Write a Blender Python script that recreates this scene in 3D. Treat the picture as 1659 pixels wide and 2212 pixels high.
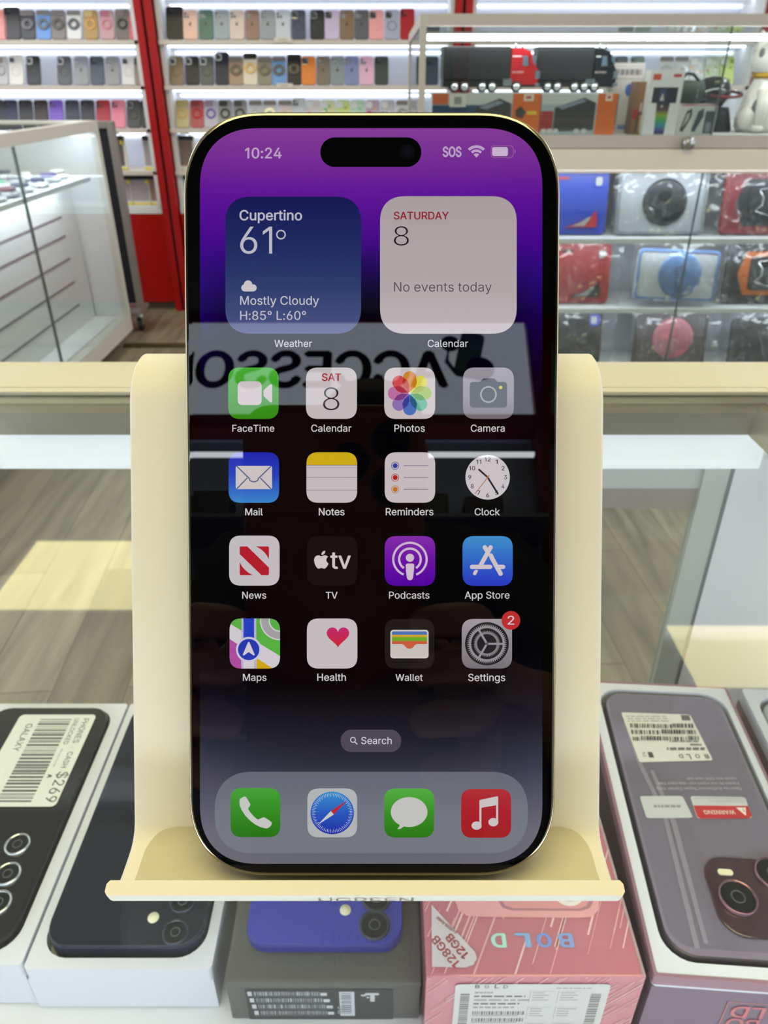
import bpy, bmesh, math, random, os
from mathutils import Vector, Matrix, Euler
from mathutils.geometry import delaunay_2d_cdt
random.seed(7)
scene = bpy.context.scene
COL = scene.collection
for o in list(bpy.data.objects):
    bpy.data.objects.remove(o)

# ------------------------------------------------------------------ camera, world, exposure
FPX = 1600.0                 # focal length in pixels of the 1659 x 2212 frame
PITCH = math.radians(30.3)   # camera looks down
ZC = 1.156                   # camera height; counter glass is at z = 1.0
cam_d = bpy.data.cameras.new('camera')
cam = bpy.data.objects.new('camera', cam_d)
COL.objects.link(cam)
cam.location = (0, 0, ZC)
cam.rotation_euler = (math.pi / 2 - PITCH, 0, 0)
cam_d.sensor_fit = 'HORIZONTAL'
cam_d.sensor_width = 36.0
cam_d.lens = FPX / 1659 * 36.0
cam_d.clip_start = 0.01
cam_d.clip_end = 60
cam_d.dof.use_dof = True
cam_d.dof.focus_distance = 0.157
cam_d.dof.aperture_fstop = 52
scene.camera = cam
scene.view_settings.view_transform = 'Standard'
scene.view_settings.look = 'None'
scene.view_settings.gamma = 1.0
scene.view_settings.exposure = 0.0
scene.view_settings.use_curve_mapping = False
scene.cycles.use_denoising = True
scene.cycles.max_bounces = 8
scene.cycles.transparent_max_bounces = 24
scene.cycles.diffuse_bounces = 3
scene.cycles.glossy_bounces = 4
scene.cycles.transmission_bounces = 4
scene.cycles.caustics_reflective = False
scene.cycles.caustics_refractive = False
scene.cycles.sample_clamp_indirect = 4.0

WORLD_COL, WORLD_STR = (0.93, 0.96, 1.0), 2.45      # daylight through the open shop front and sides
LAMP_COL = (1.0, 0.88, 0.44)                        # warm ceiling panels
LAMP_STR = 5.0
OVERHEAD_STR = 6.0
SHELF_LED = 4.0
COUNTER_LED = 21
FILL_STR = 8.5
SHELF_FILL = 12.0
SIGN_STR = 4.4
w = bpy.data.worlds.new('world')
scene.world = w
w.use_nodes = True
w.node_tree.nodes['Background'].inputs[0].default_value = (*WORLD_COL, 1)
w.node_tree.nodes['Background'].inputs[1].default_value = WORLD_STR

# ------------------------------------------------------------------ pixel rays (to measure real positions from the photograph)
AX = Vector((0, math.cos(PITCH), -math.sin(PITCH)))
DN = Vector((0, -math.sin(PITCH), -math.cos(PITCH)))
CAMP = Vector((0, 0, ZC))
def ray(x, y):
    return Vector((1, 0, 0)) * ((x - 829.5) / FPX) + AX + DN * ((y - 1106) / FPX)
def atY(x, y, Y):
    r = ray(x, y); return CAMP + r * (Y / r.y)
def atZ(x, y, z):
    r = ray(x, y); return CAMP + r * ((z - ZC) / r.z)
def atX(x, y, X):
    r = ray(x, y); return CAMP + r * (X / r.x)

# ------------------------------------------------------------------ colours and materials
def lin1(c):
    c = c / 255.0
    return c / 12.92 if c <= 0.04045 else ((c + 0.055) / 1.055) ** 2.4
def lin(c):
    return tuple(lin1(v) for v in c[:3])
MATS = {}
def mat(name, rgb=(200, 200, 200), rough=0.5, metal=0.0, spec=0.5, emit=None, estr=1.0, coat=0.0, noise=None, sheen=0):
    if name in MATS:
        return MATS[name]
    m = bpy.data.materials.new(name); m.use_nodes = True
    nt = m.node_tree; b = nt.nodes['Principled BSDF']
    b.inputs['Base Color'].default_value = (*lin(rgb), 1)
    b.inputs['Roughness'].default_value = rough
    b.inputs['Metallic'].default_value = metal
    b.inputs['Specular IOR Level'].default_value = spec
    b.inputs['Coat Weight'].default_value = coat
    b.inputs['Coat Roughness'].default_value = 0.05
    if emit is not None:
        b.inputs['Emission Color'].default_value = (*emit, 1)
        b.inputs['Emission Strength'].default_value = estr
    if noise:
        sc_, amt = noise
        tc = nt.nodes.new('ShaderNodeTexCoord'); n = nt.nodes.new('ShaderNodeTexNoise')
        n.inputs['Scale'].default_value = sc_; n.inputs['Detail'].default_value = 4
        mx = nt.nodes.new('ShaderNodeMix'); mx.data_type = 'RGBA'
        a = lin(rgb)
        mx.inputs[6].default_value = (*[v * (1 - amt) for v in a], 1)
        mx.inputs[7].default_value = (*[min(1, v * (1 + amt)) for v in a], 1)
        nt.links.new(tc.outputs['Object'], n.inputs['Vector'])
        nt.links.new(n.outputs['Fac'], mx.inputs[0])
        nt.links.new(mx.outputs[2], b.inputs['Base Color'])
        bp = nt.nodes.new('ShaderNodeBump'); bp.inputs['Strength'].default_value = 0.05
        bp.inputs['Distance'].default_value = 0.001
        nt.links.new(n.outputs['Fac'], bp.inputs['Height']); nt.links.new(bp.outputs['Normal'], b.inputs['Normal'])
    MATS[name] = m
    return m
def emission(name, rgb_lin, strength):
    if name in MATS: return MATS[name]
    m = bpy.data.materials.new(name); m.use_nodes = True
    nt = m.node_tree; nt.nodes.clear()
    e = nt.nodes.new('ShaderNodeEmission'); out = nt.nodes.new('ShaderNodeOutputMaterial')
    e.inputs[0].default_value = (*rgb_lin, 1); e.inputs[1].default_value = strength
    nt.links.new(e.outputs[0], out.inputs[0]); MATS[name] = m
    return m
def thin_glass(name, tint=(0.93, 0.96, 0.95), ior=1.5, gain=1.0, haze=0.0, rough=0.0, crinkle=0.0):
    """a pane: lets light through with a slight tint and mirrors by Fresnel on both faces"""
    if name in MATS: return MATS[name]
    m = bpy.data.materials.new(name); m.use_nodes = True
    nt = m.node_tree; nt.nodes.clear()
    out = nt.nodes.new('ShaderNodeOutputMaterial')
    tr = nt.nodes.new('ShaderNodeBsdfTransparent'); tr.inputs[0].default_value = (*tint, 1)
    gl = nt.nodes.new('ShaderNodeBsdfGlossy'); gl.inputs['Roughness'].default_value = rough
    fr = nt.nodes.new('ShaderNodeFresnel'); fr.inputs['IOR'].default_value = ior
    mu = nt.nodes.new('ShaderNodeMath'); mu.operation = 'MULTIPLY'; mu.use_clamp = True
    mu.inputs[1].default_value = gain
    mx = nt.nodes.new('ShaderNodeMixShader')
    ge = nt.nodes.new('ShaderNodeNewGeometry'); io = nt.nodes.new('ShaderNodeMix')     # same Fresnel from either side of the pane
    io.inputs[2].default_value = ior; io.inputs[3].default_value = 1.0 / ior
    nt.links.new(ge.outputs['Backfacing'], io.inputs[0]); nt.links.new(io.outputs[0], fr.inputs['IOR'])
    nt.links.new(fr.outputs[0], mu.inputs[0]); nt.links.new(mu.outputs[0], mx.inputs[0])
    if crinkle > 0:
        tc = nt.nodes.new('ShaderNodeTexCoord'); nz = nt.nodes.new('ShaderNodeTexVoronoi'); nz.feature = 'DISTANCE_TO_EDGE'; nz.inputs['Scale'].default_value = 10
        n2 = nt.nodes.new('ShaderNodeTexNoise'); n2.inputs['Scale'].default_value = 9; ad = nt.nodes.new('ShaderNodeMixRGB'); ad.inputs[0].default_value = .35
        nt.links.new(tc.outputs['Object'], n2.inputs['Vector']); nt.links.new(tc.outputs['Object'], ad.inputs[1]); nt.links.new(n2.outputs['Color'], ad.inputs[2]); nt.links.new(ad.outputs[0], nz.inputs['Vector'])
        bp = nt.nodes.new('ShaderNodeBump'); bp.inputs['Strength'].default_value = crinkle; bp.inputs['Distance'].default_value = .02
        nt.links.new(nz.outputs['Distance'], bp.inputs['Height']); nt.links.new(bp.outputs['Normal'], gl.inputs['Normal'])
    last = tr
    if haze > 0:
        df = nt.nodes.new('ShaderNodeBsdfDiffuse'); df.inputs[0].default_value = (0.8, 0.82, 0.85, 1)
        m2 = nt.nodes.new('ShaderNodeMixShader'); m2.inputs[0].default_value = haze
        nt.links.new(tr.outputs[0], m2.inputs[1]); nt.links.new(df.outputs[0], m2.inputs[2]); last = m2
    nt.links.new(last.outputs[0], mx.inputs[1]); nt.links.new(gl.outputs[0], mx.inputs[2])
    nt.links.new(mx.outputs[0], out.inputs[0])
    MATS[name] = m
    return m
def attr_mat(name, kind):
    """print: inks on paper or plastic; screen: lit display pixels under glossy cover glass"""
    if name in MATS: return MATS[name]
    m = bpy.data.materials.new(name); m.use_nodes = True
    nt = m.node_tree; b = nt.nodes['Principled BSDF']
    at = nt.nodes.new('ShaderNodeAttribute'); at.attribute_name = 'Col'
    if kind == 'screen':
        b.inputs['Base Color'].default_value = (0, 0, 0, 1)
        b.inputs['Roughness'].default_value = 0.0
        b.inputs['Specular IOR Level'].default_value = 0.4
        b.inputs['Emission Strength'].default_value = 1.0
        nt.links.new(at.outputs['Color'], b.inputs['Emission Color'])
        m.cycles.emission_sampling = 'NONE'
    else:
        nt.links.new(at.outputs['Color'], b.inputs['Base Color'])
        b.inputs['Roughness'].default_value = 0.45
    MATS[name] = m
    return m
M_SCREEN = attr_mat('display pixels', 'screen')
M_PRINT = attr_mat('printed ink', 'print')

# ------------------------------------------------------------------ object helpers
def link(o, parent=None):
    COL.objects.link(o)
    if parent is not None: o.parent = parent
    return o
def tag(o, label=None, cat=None, group=None, kind=None):
    if label: o['label'] = label
    if cat: o['category'] = cat
    if group: o['group'] = group
    if kind: o['kind'] = kind
    return o
def thing(name, label, cat, loc=(0, 0, 0), rot=(0, 0, 0), group=None):
    o = bpy.data.objects.new(name, None); o.empty_display_size = 0.05
    o.location = loc; o.rotation_euler = rot
    link(o); return tag(o, label, cat, group)
class MB:
    """collects shapes into ONE mesh object"""
    def __init__(s):
        s.bm = bmesh.new(); s.mats = []
    def _mi(s, m):
        if m not in s.mats: s.mats.append(m)
        return s.mats.index(m)
    def faces(s, verts, faces, m, M=None, smooth=False):
        vs = [s.bm.verts.new((M @ Vector(v)) if M else v) for v in verts]
        k = s._mi(m)
        for f in faces:
            try:
                fc = s.bm.faces.new([vs[i] for i in f]); fc.material_index = k; fc.smooth = smooth
            except ValueError: pass
        return s
    def box(s, lo, hi, m, M=None, bev=0.0):
        x0, y0, z0 = lo; x1, y1, z1 = hi
        V = [(x0, y0, z0), (x1, y0, z0), (x1, y1, z0), (x0, y1, z0), (x0, y0, z1), (x1, y0, z1), (x1, y1, z1), (x0, y1, z1)]
        Fc = [(0, 3, 2, 1), (4, 5, 6, 7), (0, 1, 5, 4), (1, 2, 6, 5), (2, 3, 7, 6), (3, 0, 4, 7)]
        if bev <= 0: return s.faces(V, Fc, m, M)
        b = bmesh.new(); vs = [b.verts.new(v) for v in V]
        for f in Fc: b.faces.new([vs[i] for i in f])
        bmesh.ops.bevel(b, geom=b.edges[:], offset=bev, segments=2, profile=0.7, affect='EDGES')
        return s._merge(b, m, M, False)
    def _merge(s, b, m, M=None, smooth=False):
        b.verts.ensure_lookup_table(); b.verts.index_update()
        s.faces([v.co.copy() for v in b.verts], [[v.index for v in f.verts] for f in b.faces], m, M, smooth)
        b.free(); return s
    def prism(s, pts, z0, z1, m, M=None, bev=0.0, smooth=False):
        """pts counter-clockwise in XY, extruded in z; bev rounds the top and bottom rims"""
        n = len(pts)
        if bev > 0:
            cx = sum(p[0] for p in pts) / n; cy = sum(p[1] for p in pts) / n
            rx = max(abs(p[0] - cx) for p in pts); ry = max(abs(p[1] - cy) for p in pts)
            def ins(d): return [((p[0] - cx) * (1 - d / rx) + cx, (p[1] - cy) * (1 - d / ry) + cy) for p in pts]
            rings = [(ins(bev), z0), (ins(bev * .3), z0 + bev * .3), (pts, z0 + bev), (pts, z1 - bev), (ins(bev * .3), z1 - bev * .3), (ins(bev), z1)]
        else: rings = [(pts, z0), (pts, z1)]
        V = []; Fc = []
        for r, z in rings: V += [(p[0], p[1], z) for p in r]
        for k in range(len(rings) - 1):
            for i in range(n):
                j = (i + 1) % n
                Fc.append((k * n + i, k * n + j, (k + 1) * n + j, (k + 1) * n + i))
        Fc.append(tuple(reversed(range(n)))); Fc.append(tuple(range((len(rings) - 1) * n, len(rings) * n)))
        return s.faces(V, Fc, m, M, smooth)
    def ringprism(s, outer, inner, z0, z1, m, M=None):
        n = len(outer); V = []
        for z in (z0, z1):
            V += [(p[0], p[1], z) for p in outer] + [(p[0], p[1], z) for p in inner]
        Fc = []
        for i in range(n):
            j = (i + 1) % n
            Fc += [(2 * n + i, 2 * n + j, 3 * n + j, 3 * n + i), (i, n + i, n + j, j), (i, j, 2 * n + j, 2 * n + i), (n + i, 3 * n + i, 3 * n + j, n + j)]
        return s.faces(V, Fc, m, M)
    def lathe(s, prof, m, M=None, n=24, smooth=True, caps=True):
        """prof: (radius, z) list turned round the z axis"""
        V = []; Fc = []
        for r, z in prof:
            V += [(r * math.cos(2 * math.pi * i / n), r * math.sin(2 * math.pi * i / n), z) for i in range(n)]
        for k in range(len(prof) - 1):
            for i in range(n):
                j = (i + 1) % n
                Fc.append((k * n + i, k * n + j, (k + 1) * n + j, (k + 1) * n + i))
        if caps and prof[0][0] > 1e-6: Fc.append(tuple(reversed(range(n))))
        if caps and prof[-1][0] > 1e-6: Fc.append(tuple(range((len(prof) - 1) * n, len(prof) * n)))
        return s.faces(V, Fc, m, M, smooth)
    def cyl(s, p, q, r, m, r2=None, n=20):
        p, q = Vector(p), Vector(q); d = q - p
        R = d.to_track_quat('Z', 'Y').to_matrix().to_4x4(); R.translation = p
        return s.lathe([(r, 0), (r if r2 is None else r2, d.length)], m, R, n)
    def ball(s, c, r, m, n=20, scale=(1, 1, 1), M=None):
        k = 10; prof = [(max(1e-7, r * math.sin(math.pi * i / k)), -r * math.cos(math.pi * i / k)) for i in range(k + 1)]
        T = Matrix.Translation(c) @ Matrix.Diagonal((*scale, 1))
        return s.lathe(prof, m, (M @ T) if M else T, n)
    def tube(s, pts, r, m, n=8, M=None):
        pts = [Vector(p) for p in pts]; V = []; Fc = []
        for i, p in enumerate(pts):
            d = (pts[min(i + 1, len(pts) - 1)] - pts[max(i - 1, 0)]).normalized()
            q = d.to_track_quat('Z', 'Y'); rr = r[i] if isinstance(r, (list, tuple)) else r
            V += [p + q @ Vector((rr * math.cos(2 * math.pi * a / n), rr * math.sin(2 * math.pi * a / n), 0)) for a in range(n)]
        for k in range(len(pts) - 1):
            for i in range(n):
                j = (i + 1) % n
                Fc.append((k * n + i, k * n + j, (k + 1) * n + j, (k + 1) * n + i))
        Fc.append(tuple(reversed(range(n)))); Fc.append(tuple(range((len(pts) - 1) * n, len(pts) * n)))
        return s.faces(V, Fc, m, M, True)
    def torus(s, c, R, r, m, M=None, n=28, k=8):
        V = []; Fc = []
        for i in range(n):
            a = 2 * math.pi * i / n
            for j in range(k):
                b = 2 * math.pi * j / k
                V.append((c[0] + (R + r * math.cos(b)) * math.cos(a), c[1] + (R + r * math.cos(b)) * math.sin(a), c[2] + r * math.sin(b)))
        for i in range(n):
            for j in range(k):
                i2, j2 = (i + 1) % n, (j + 1) % k
                Fc.append((i * k + j, i2 * k + j, i2 * k + j2, i * k + j2))
        return s.faces(V, Fc, m, M, True)
    def build(s, name, parent=None, loc=None, rot=None, recalc=True):
        if recalc: bmesh.ops.recalc_face_normals(s.bm, faces=s.bm.faces[:])
        me = bpy.data.meshes.new(name); s.bm.to_mesh(me); s.bm.free()
        for m in s.mats: me.materials.append(m)
        o = bpy.data.objects.new(name, me)
        if loc is not None: o.location = loc
        if rot is not None: o.rotation_euler = rot
        return link(o, parent)
def rrect(w_, h_, r, n=6, cx=0, cy=0, p=2.0):
    """rounded rectangle outline, counter-clockwise; p > 2 gives a continuous (squircle) corner"""
    pts = []
    for sx, sy, a0 in ((1, 1, 0), (-1, 1, 90), (-1, -1, 180), (1, -1, 270)):
        ox, oy = cx + sx * (w_ / 2 - r), cy + sy * (h_ / 2 - r)
        for i in range(n + 1):
            a = math.radians(a0 + 90 * i / n); c_, s_ = math.cos(a), math.sin(a)
            pts.append((ox + r * math.copysign(abs(c_) ** (2 / p), c_), oy + r * math.copysign(abs(s_) ** (2 / p), s_)))
    return pts

# ------------------------------------------------------------------ text outlines
FONT = None
try:
    fp = os.path.join(bpy.utils.system_resource('DATAFILES', path='fonts'), 'Inter.woff2')
    if os.path.exists(fp): FONT = bpy.data.fonts.load(fp)     # the typeface Blender itself ships with
except Exception:
    FONT = None
_TXT = {}
CAP = [0.0]
def _raw_text(s, light, space):
    """outlines of the letters, each outer contour filled on its own so that overlapping strokes stay solid"""
    cu = bpy.data.curves.new('glyphs', 'FONT'); cu.body = s; cu.size = 1.0; cu.space_character = space
    cu.resolution_u = 4; cu.fill_mode = 'NONE'
    if FONT: cu.font = FONT
    o = bpy.data.objects.new('glyphs', cu); COL.objects.link(o)
    dg = bpy.context.evaluated_depsgraph_get()
    me = bpy.data.meshes.new_from_object(o.evaluated_get(dg))
    P = [(v.co.x, v.co.y) for v in me.vertices]; nb = {}
    for e in me.edges:
        i, j = e.vertices; nb.setdefault(i, []).append(j); nb.setdefault(j, []).append(i)
    first = {}
    for e in me.edges: first.setdefault(e.vertices[0], e.vertices[1])
    bpy.data.objects.remove(o); bpy.data.curves.remove(cu); bpy.data.meshes.remove(me)
    loops = []; seen = set()
    for st_ in sorted(nb):
        if st_ in seen: continue
        lp = [st_]; seen.add(st_); cur = first.get(st_, nb[st_][0])
        while cur not in seen:
            lp.append(cur); seen.add(cur)
            nx = [k for k in nb[cur] if k not in seen]
            if not nx: break
            cur = nx[0]
        if len(lp) > 2: loops.append([P[i] for i in lp])
    def area(l): return sum(l[i][0] * l[(i + 1) % len(l)][1] - l[(i + 1) % len(l)][0] * l[i][1] for i in range(len(l))) / 2
    if not loops: return [], []
    big = max(loops, key=lambda l: abs(area(l))); sg = 1 if area(big) > 0 else -1
    if light < 0:      # thin the strokes: the ink always lies on the same side of a contour
        thin = []
        for l in loops:
            q = []
            for i, (x, y) in enumerate(l):
                a, c = l[i - 1], l[(i + 1) % len(l)]; dx, dy = c[0] - a[0], c[1] - a[1]; L = math.hypot(dx, dy) or 1
                q.append((x - sg * dy / L * -light, y + sg * dx / L * -light))
            thin.append(q)
        loops = thin
    box = [(min(p[0] for p in l), max(p[0] for p in l), min(p[1] for p in l), max(p[1] for p in l)) for l in loops]
    par = list(range(len(loops)))
    def root(i):
        while par[i] != i: i = par[i]
        return i
    for i in range(len(loops)):
        for j in range(i):
            A, B = box[i], box[j]
            if A[0] < B[1] and B[0] < A[1] and A[2] < B[3] and B[2] < A[3]: par[root(i)] = root(j)
    V = []; Fc = []
    for r in sorted(set(root(i) for i in range(len(loops)))):
        ls = [loops[i] for i in range(len(loops)) if root(i) == r]; pts = []; ed = []
        for l in ls:
            o_ = len(pts); pts += [Vector(p) for p in l]; ed += [(o_ + i, o_ + (i + 1) % len(l)) for i in range(len(l))]
        res = delaunay_2d_cdt(pts, ed, [], 0, 1e-5); off = len(V)
        V += [(p.x, p.y) for p in res[0]]
        for t in res[2]:
            cx = sum(res[0][i].x for i in t) / len(t); cy = sum(res[0][i].y for i in t) / len(t); wn = 0
            for l in ls:
                for i in range(len(l)):
                    (xa, ya), (xb, yb) = l[i - 1], l[i]
                    if (ya <= cy) != (yb <= cy):
                        xi = xa + (cy - ya) / (yb - ya) * (xb - xa)
                        if xi > cx: wn += 1 if yb > ya else -1
            if wn: Fc.append(tuple(off + i for i in t))
    return V, Fc
def text_mesh(s, bold=0.0, space=1.0):
    """outlines of a line of text, cap height about 0.73; bold thickens the strokes; the figure 1 is drawn without a foot"""
    key = (s, bold, space)
    if key in _TXT: return _TXT[key]
    if not CAP[0]: CAP[0] = max(b_ for a, b_ in _raw_text('H', 0.0, 1.0)[0])
    u = CAP[0] / 0.727; light = min(bold, 0.0); V = []; Fc = []; x = 0.0
    runs = []; cur = ''
    for c in s:
        if c == '1':
            if cur: runs.append(cur); cur = ''
            runs.append('1')
        else: cur += c
    if cur: runs.append(cur)
    for r in runs:
        if r == '1':
            t_ = 0.088 + 2 * light / u
            P = [(.245, 0), (.245 + t_, 0), (.245 + t_, .727), (.245 + t_ * .1, .727), (.075, .60), (.075, .60 - t_ * 1.15), (.245, .727 - t_ * 1.15 - .005)]
            o = len(V); V += [(x + a * u, b_ * u) for a, b_ in P]; Fc.append(tuple(range(o, o + len(P)))); x += .47 * u
        else:
            v, f_ = _raw_text(r, light, space); lead = len(r) - len(r.lstrip(' ')); trail = len(r) - len(r.rstrip(' '))
            o = len(V); V += [(x + a, b_) for a, b_ in v]; Fc += [tuple(o + i for i in q) for q in f_]
            x += (max(a for a, b_ in v) + .075 * u if v else 0) + trail * .26 * u
    _TXT[key] = (V, Fc)
    return V, Fc
def shifts(bold):
    """offsets of the overlapping copies that thicken a line of text"""
    h = bold * .9
    return ((0, 0),) if bold <= 0 else ((-h, 0), (h, 0), (0, -h * .7), (0, h * .7))

class Flat:
    """flat printed or displayed artwork: layered polygons in a 2D space (y down), one mesh with colours per corner"""
    def __init__(s, tf, dz=8e-6, base=0):
        s.base = base; s.tf = tf; s.dz = dz; s.P = []; s.lv = 0; s.clip = None; s.A = (0, 0, 1, 1)
    def frame(s, x0, y0, x1, y1, n=100.0):
        s.A = (x0, y0, (x1 - x0) / n, (y1 - y0) / n); return s
    def add(s, V, Fc, col, up=True):
        if up: s.lv += 1
        s.P.append(([(s.A[0] + x * s.A[2], s.A[1] + y * s.A[3]) for x, y in V], V, Fc, col, None if up else len(s.P) % 20)); return s
    def poly(s, pts, col):
        if s.clip: pts = clip_poly(pts, s.clip)
        if len(pts) < 3: return s
        return s.add(pts, [tuple(range(len(pts)))], col)
    def rect(s, x0, y0, x1, y1, col): return s.poly([(x0, y0), (x1, y0), (x1, y1), (x0, y1)], col)
    def rr(s, x0, y0, x1, y1, r, col, p=2.4, rows=1, cols=1, breaks=(), flatrow=False):
        rx, ry = (r if isinstance(r, tuple) else (r, r)); N = 18
        h = [(ry * (1 - math.sin(math.pi / 2 * i / N) ** (2 / p)), rx * (1 - math.cos(math.pi / 2 * i / N) ** (2 / p))) for i in range(N + 1)]
        def inset(d):      # horizontal inset at distance d from the top/bottom edge
            if d >= ry: return 0.0
            t = 1 - d / ry; return rx * (1 - max(0.0, 1 - t ** p) ** (1 / p))
        ys = sorted(set([y0 + a for a, _ in h] + [y1 - a for a, _ in h] + [y0 + ry + (y1 - y0 - 2 * ry) * i / rows for i in range(rows + 1)] + list(breaks)))
        V = []; Fc = []
        for y in ys:
            d = inset(min(y - y0, y1 - y)); 
            for c in range(cols + 1): V.append((x0 + d + (x1 - x0 - 2 * d) * c / cols, y))
        k = cols + 1
        for i in range(len(ys) - 1):
            for c in range(cols): Fc.append((i * k + c, i * k + c + 1, (i + 1) * k + c + 1, (i + 1) * k + c))
        s.flatrow = flatrow
        return s.add(V, Fc, ('flat', col) if flatrow else col)
    def circ(s, cx, cy, r, col, n=36, ry=None):
        ry = ry or r
        return s.poly([(cx + r * math.cos(2 * math.pi * i / n), cy + ry * math.sin(2 * math.pi * i / n)) for i in range(n)], col)
    def arc(s, cx, cy, r0, r1, col, a0=0, a1=360, n=40, up=True):
        V = []; Fc = []
        for i in range(n + 1):
            a = math.radians(a0 + (a1 - a0) * i / n)
            V += [(cx + r0 * math.cos(a), cy + r0 * math.sin(a)), (cx + r1 * math.cos(a), cy + r1 * math.sin(a))]
        for i in range(n): Fc.append((2 * i, 2 * i + 1, 2 * i + 3, 2 * i + 2))
        if s.clip:
            lv0 = s.lv
            for f in Fc: s.lv = lv0; s.poly([V[i] for i in f], col)
            s.lv = lv0 + 1; return s
        return s.add(V, Fc, col, up)
    def stroke(s, pts, wd, col, cap=True):
        V = []; Fc = []; n = len(pts); h = wd / 2
        for i, (x, y) in enumerate(pts):
            a = pts[max(i - 1, 0)]; b = pts[min(i + 1, n - 1)]
            dx, dy = b[0] - a[0], b[1] - a[1]; L = math.hypot(dx, dy) or 1
            V += [(x - dy / L * h, y + dx / L * h), (x + dy / L * h, y - dx / L * h)]
        for i in range(n - 1): Fc.append((2 * i, 2 * i + 1, 2 * i + 3, 2 * i + 2))
        s.add(V, Fc, col)
        if cap:
            for x, y in (pts[0], pts[-1]): s.circ(x, y, h, col, 16)
        return s
    def text(s, t, x0, x1, base, col, bold=0.0, rot=0, flip=False, hgt=None, space=1.0):
        """set between x0 and x1 on the baseline; flip turns it upside down about its own box"""
        V, Fc = text_mesh(t, bold, space)
        if not V: return s
        mx0 = min(v[0] for v in V); mx1 = max(v[0] for v in V)
        k = (x1 - x0) / (mx1 - mx0); ky = k if hgt is None else hgt / max(v[1] for v in V)
        if s.A[2] != s.A[3] and hgt is None: ky = k * s.A[2] / s.A[3]
        for dx, dy in shifts(bold):
            if flip: W = [(x1 - (v[0] + dx - mx0) * k, base + (v[1] + dy) * ky) for v in V]
            else: W = [(x0 + (v[0] + dx - mx0) * k, base - (v[1] + dy) * ky) for v in V]
            s.add(W, Fc, col)
        return s
    def greek(s, x0, x1, base, h, col, seed=1, fn=None):
        """print too small to read: short dashes the length of words"""
        r = random.Random(seed); x = x0; n = abs(x1 - x0); sg = 1 if x1 > x0 else -1
        while abs(x - x0) < n:
            wd = min(n * r.uniform(.08, .24), n - abs(x - x0)); q = [(x, base), (x + sg * wd, base), (x + sg * wd, base - h), (x, base - h)]
            s.poly([fn(*p) for p in q] if fn else q, col); x += sg * (wd + n * .035)
        return s
    def glyphs(s, t, bold, col, fn):
        """text laid out by fn(x, y, min x, max x, max y)"""
        V, Fc = text_mesh(t, bold); mx0 = min(v[0] for v in V); mx1 = max(v[0] for v in V); my = max(v[1] for v in V)
        for dx, dy in shifts(bold): s.add([fn(v[0] + dx, v[1] + dy, mx0, mx1, my) for v in V], Fc, col)
    def levels(s):
        """lowest layer above everything drawn earlier that it overlaps"""
        out = []; bb = []; base = s.base
        for W, L, F_, col, lv in s.P:
            x0 = min(p[0] for p in W); x1 = max(p[0] for p in W); y0 = min(p[1] for p in W); y1 = max(p[1] for p in W)
            ex, ey = (x1 - x0) * 1e-3, (y1 - y0) * 1e-3; l_ = base
            for (a0, a1, b0, b1), q in zip(bb, out):
                if q > l_ and a0 < x1 - ex and x0 + ex < a1 and b0 < y1 - ey and y0 + ey < b1: l_ = q
            if lv is not None: l_ = base + lv
            out.append(l_ + 1); bb.append((x0, x1, y0, y1))
        return out
    def build(s, name, parent, material):
        V = []; Fc = []; C = []
        for (W, L, F_, col, _l), lv in zip(s.P, s.levels()):
            o = len(V)
            flat = isinstance(col, tuple) and col and col[0] == 'flat'
            cf = col[1] if flat else col
            V += [s.tf(x, y, lv * s.dz) for x, y in W]
            for f in F_:
                Fc.append([o + i for i in f])
                if callable(cf):
                    if flat:
                        yy = sum(L[i][1] for i in f) / len(f); xx = sum(L[i][0] for i in f) / len(f)
                        C += [cf(xx, yy)] * len(f)
                    else: C += [cf(*L[i]) for i in f]
                else: C += [cf] * len(f)
        me = bpy.data.meshes.new(name); me.from_pydata([tuple(v) for v in V], [], Fc)
        at = me.color_attributes.new('Col', 'FLOAT_COLOR', 'CORNER')
        for i, c in enumerate(C): at.data[i].color = (*lin(c), 1)
        me.materials.append(material)
        me.update()
        return link(bpy.data.objects.new(name, me), parent)
def clip_poly(sub, clip):
    out = list(sub)
    area = sum(clip[i][0] * clip[(i + 1) % len(clip)][1] - clip[(i + 1) % len(clip)][0] * clip[i][1] for i in range(len(clip)))
    sg = 1 if area > 0 else -1
    for i in range(len(clip)):
        a, b = clip[i], clip[(i + 1) % len(clip)]
        def side(p): return sg * ((b[0] - a[0]) * (p[1] - a[1]) - (b[1] - a[1]) * (p[0] - a[0]))
        if abs(b[0] - a[0]) + abs(b[1] - a[1]) < 1e-9: continue
        inp = out; out = []
        for k in range(len(inp)):
            p, q = inp[k - 1], inp[k]; dp, dq = side(p), side(q)
            if (dp >= 0) != (dq >= 0):
                t = dp / (dp - dq); out.append((p[0] + (q[0] - p[0]) * t, p[1] + (q[1] - p[1]) * t))
            if dq >= 0: out.append(q)
        if not out: return []
    return out
def mixc(a, b, t):
    t = max(0, min(1, t)); return tuple(a[i] + (b[i] - a[i]) * t for i in range(3))
def vgrad(stops):
    def f(x, y):
        if y <= stops[0][0]: return stops[0][1]
        for (ya, ca), (yb, cb) in zip(stops, stops[1:]):
            if y <= yb: return mixc(ca, cb, (y - ya) / (yb - ya))
        return stops[-1][1]
    return f

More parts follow.
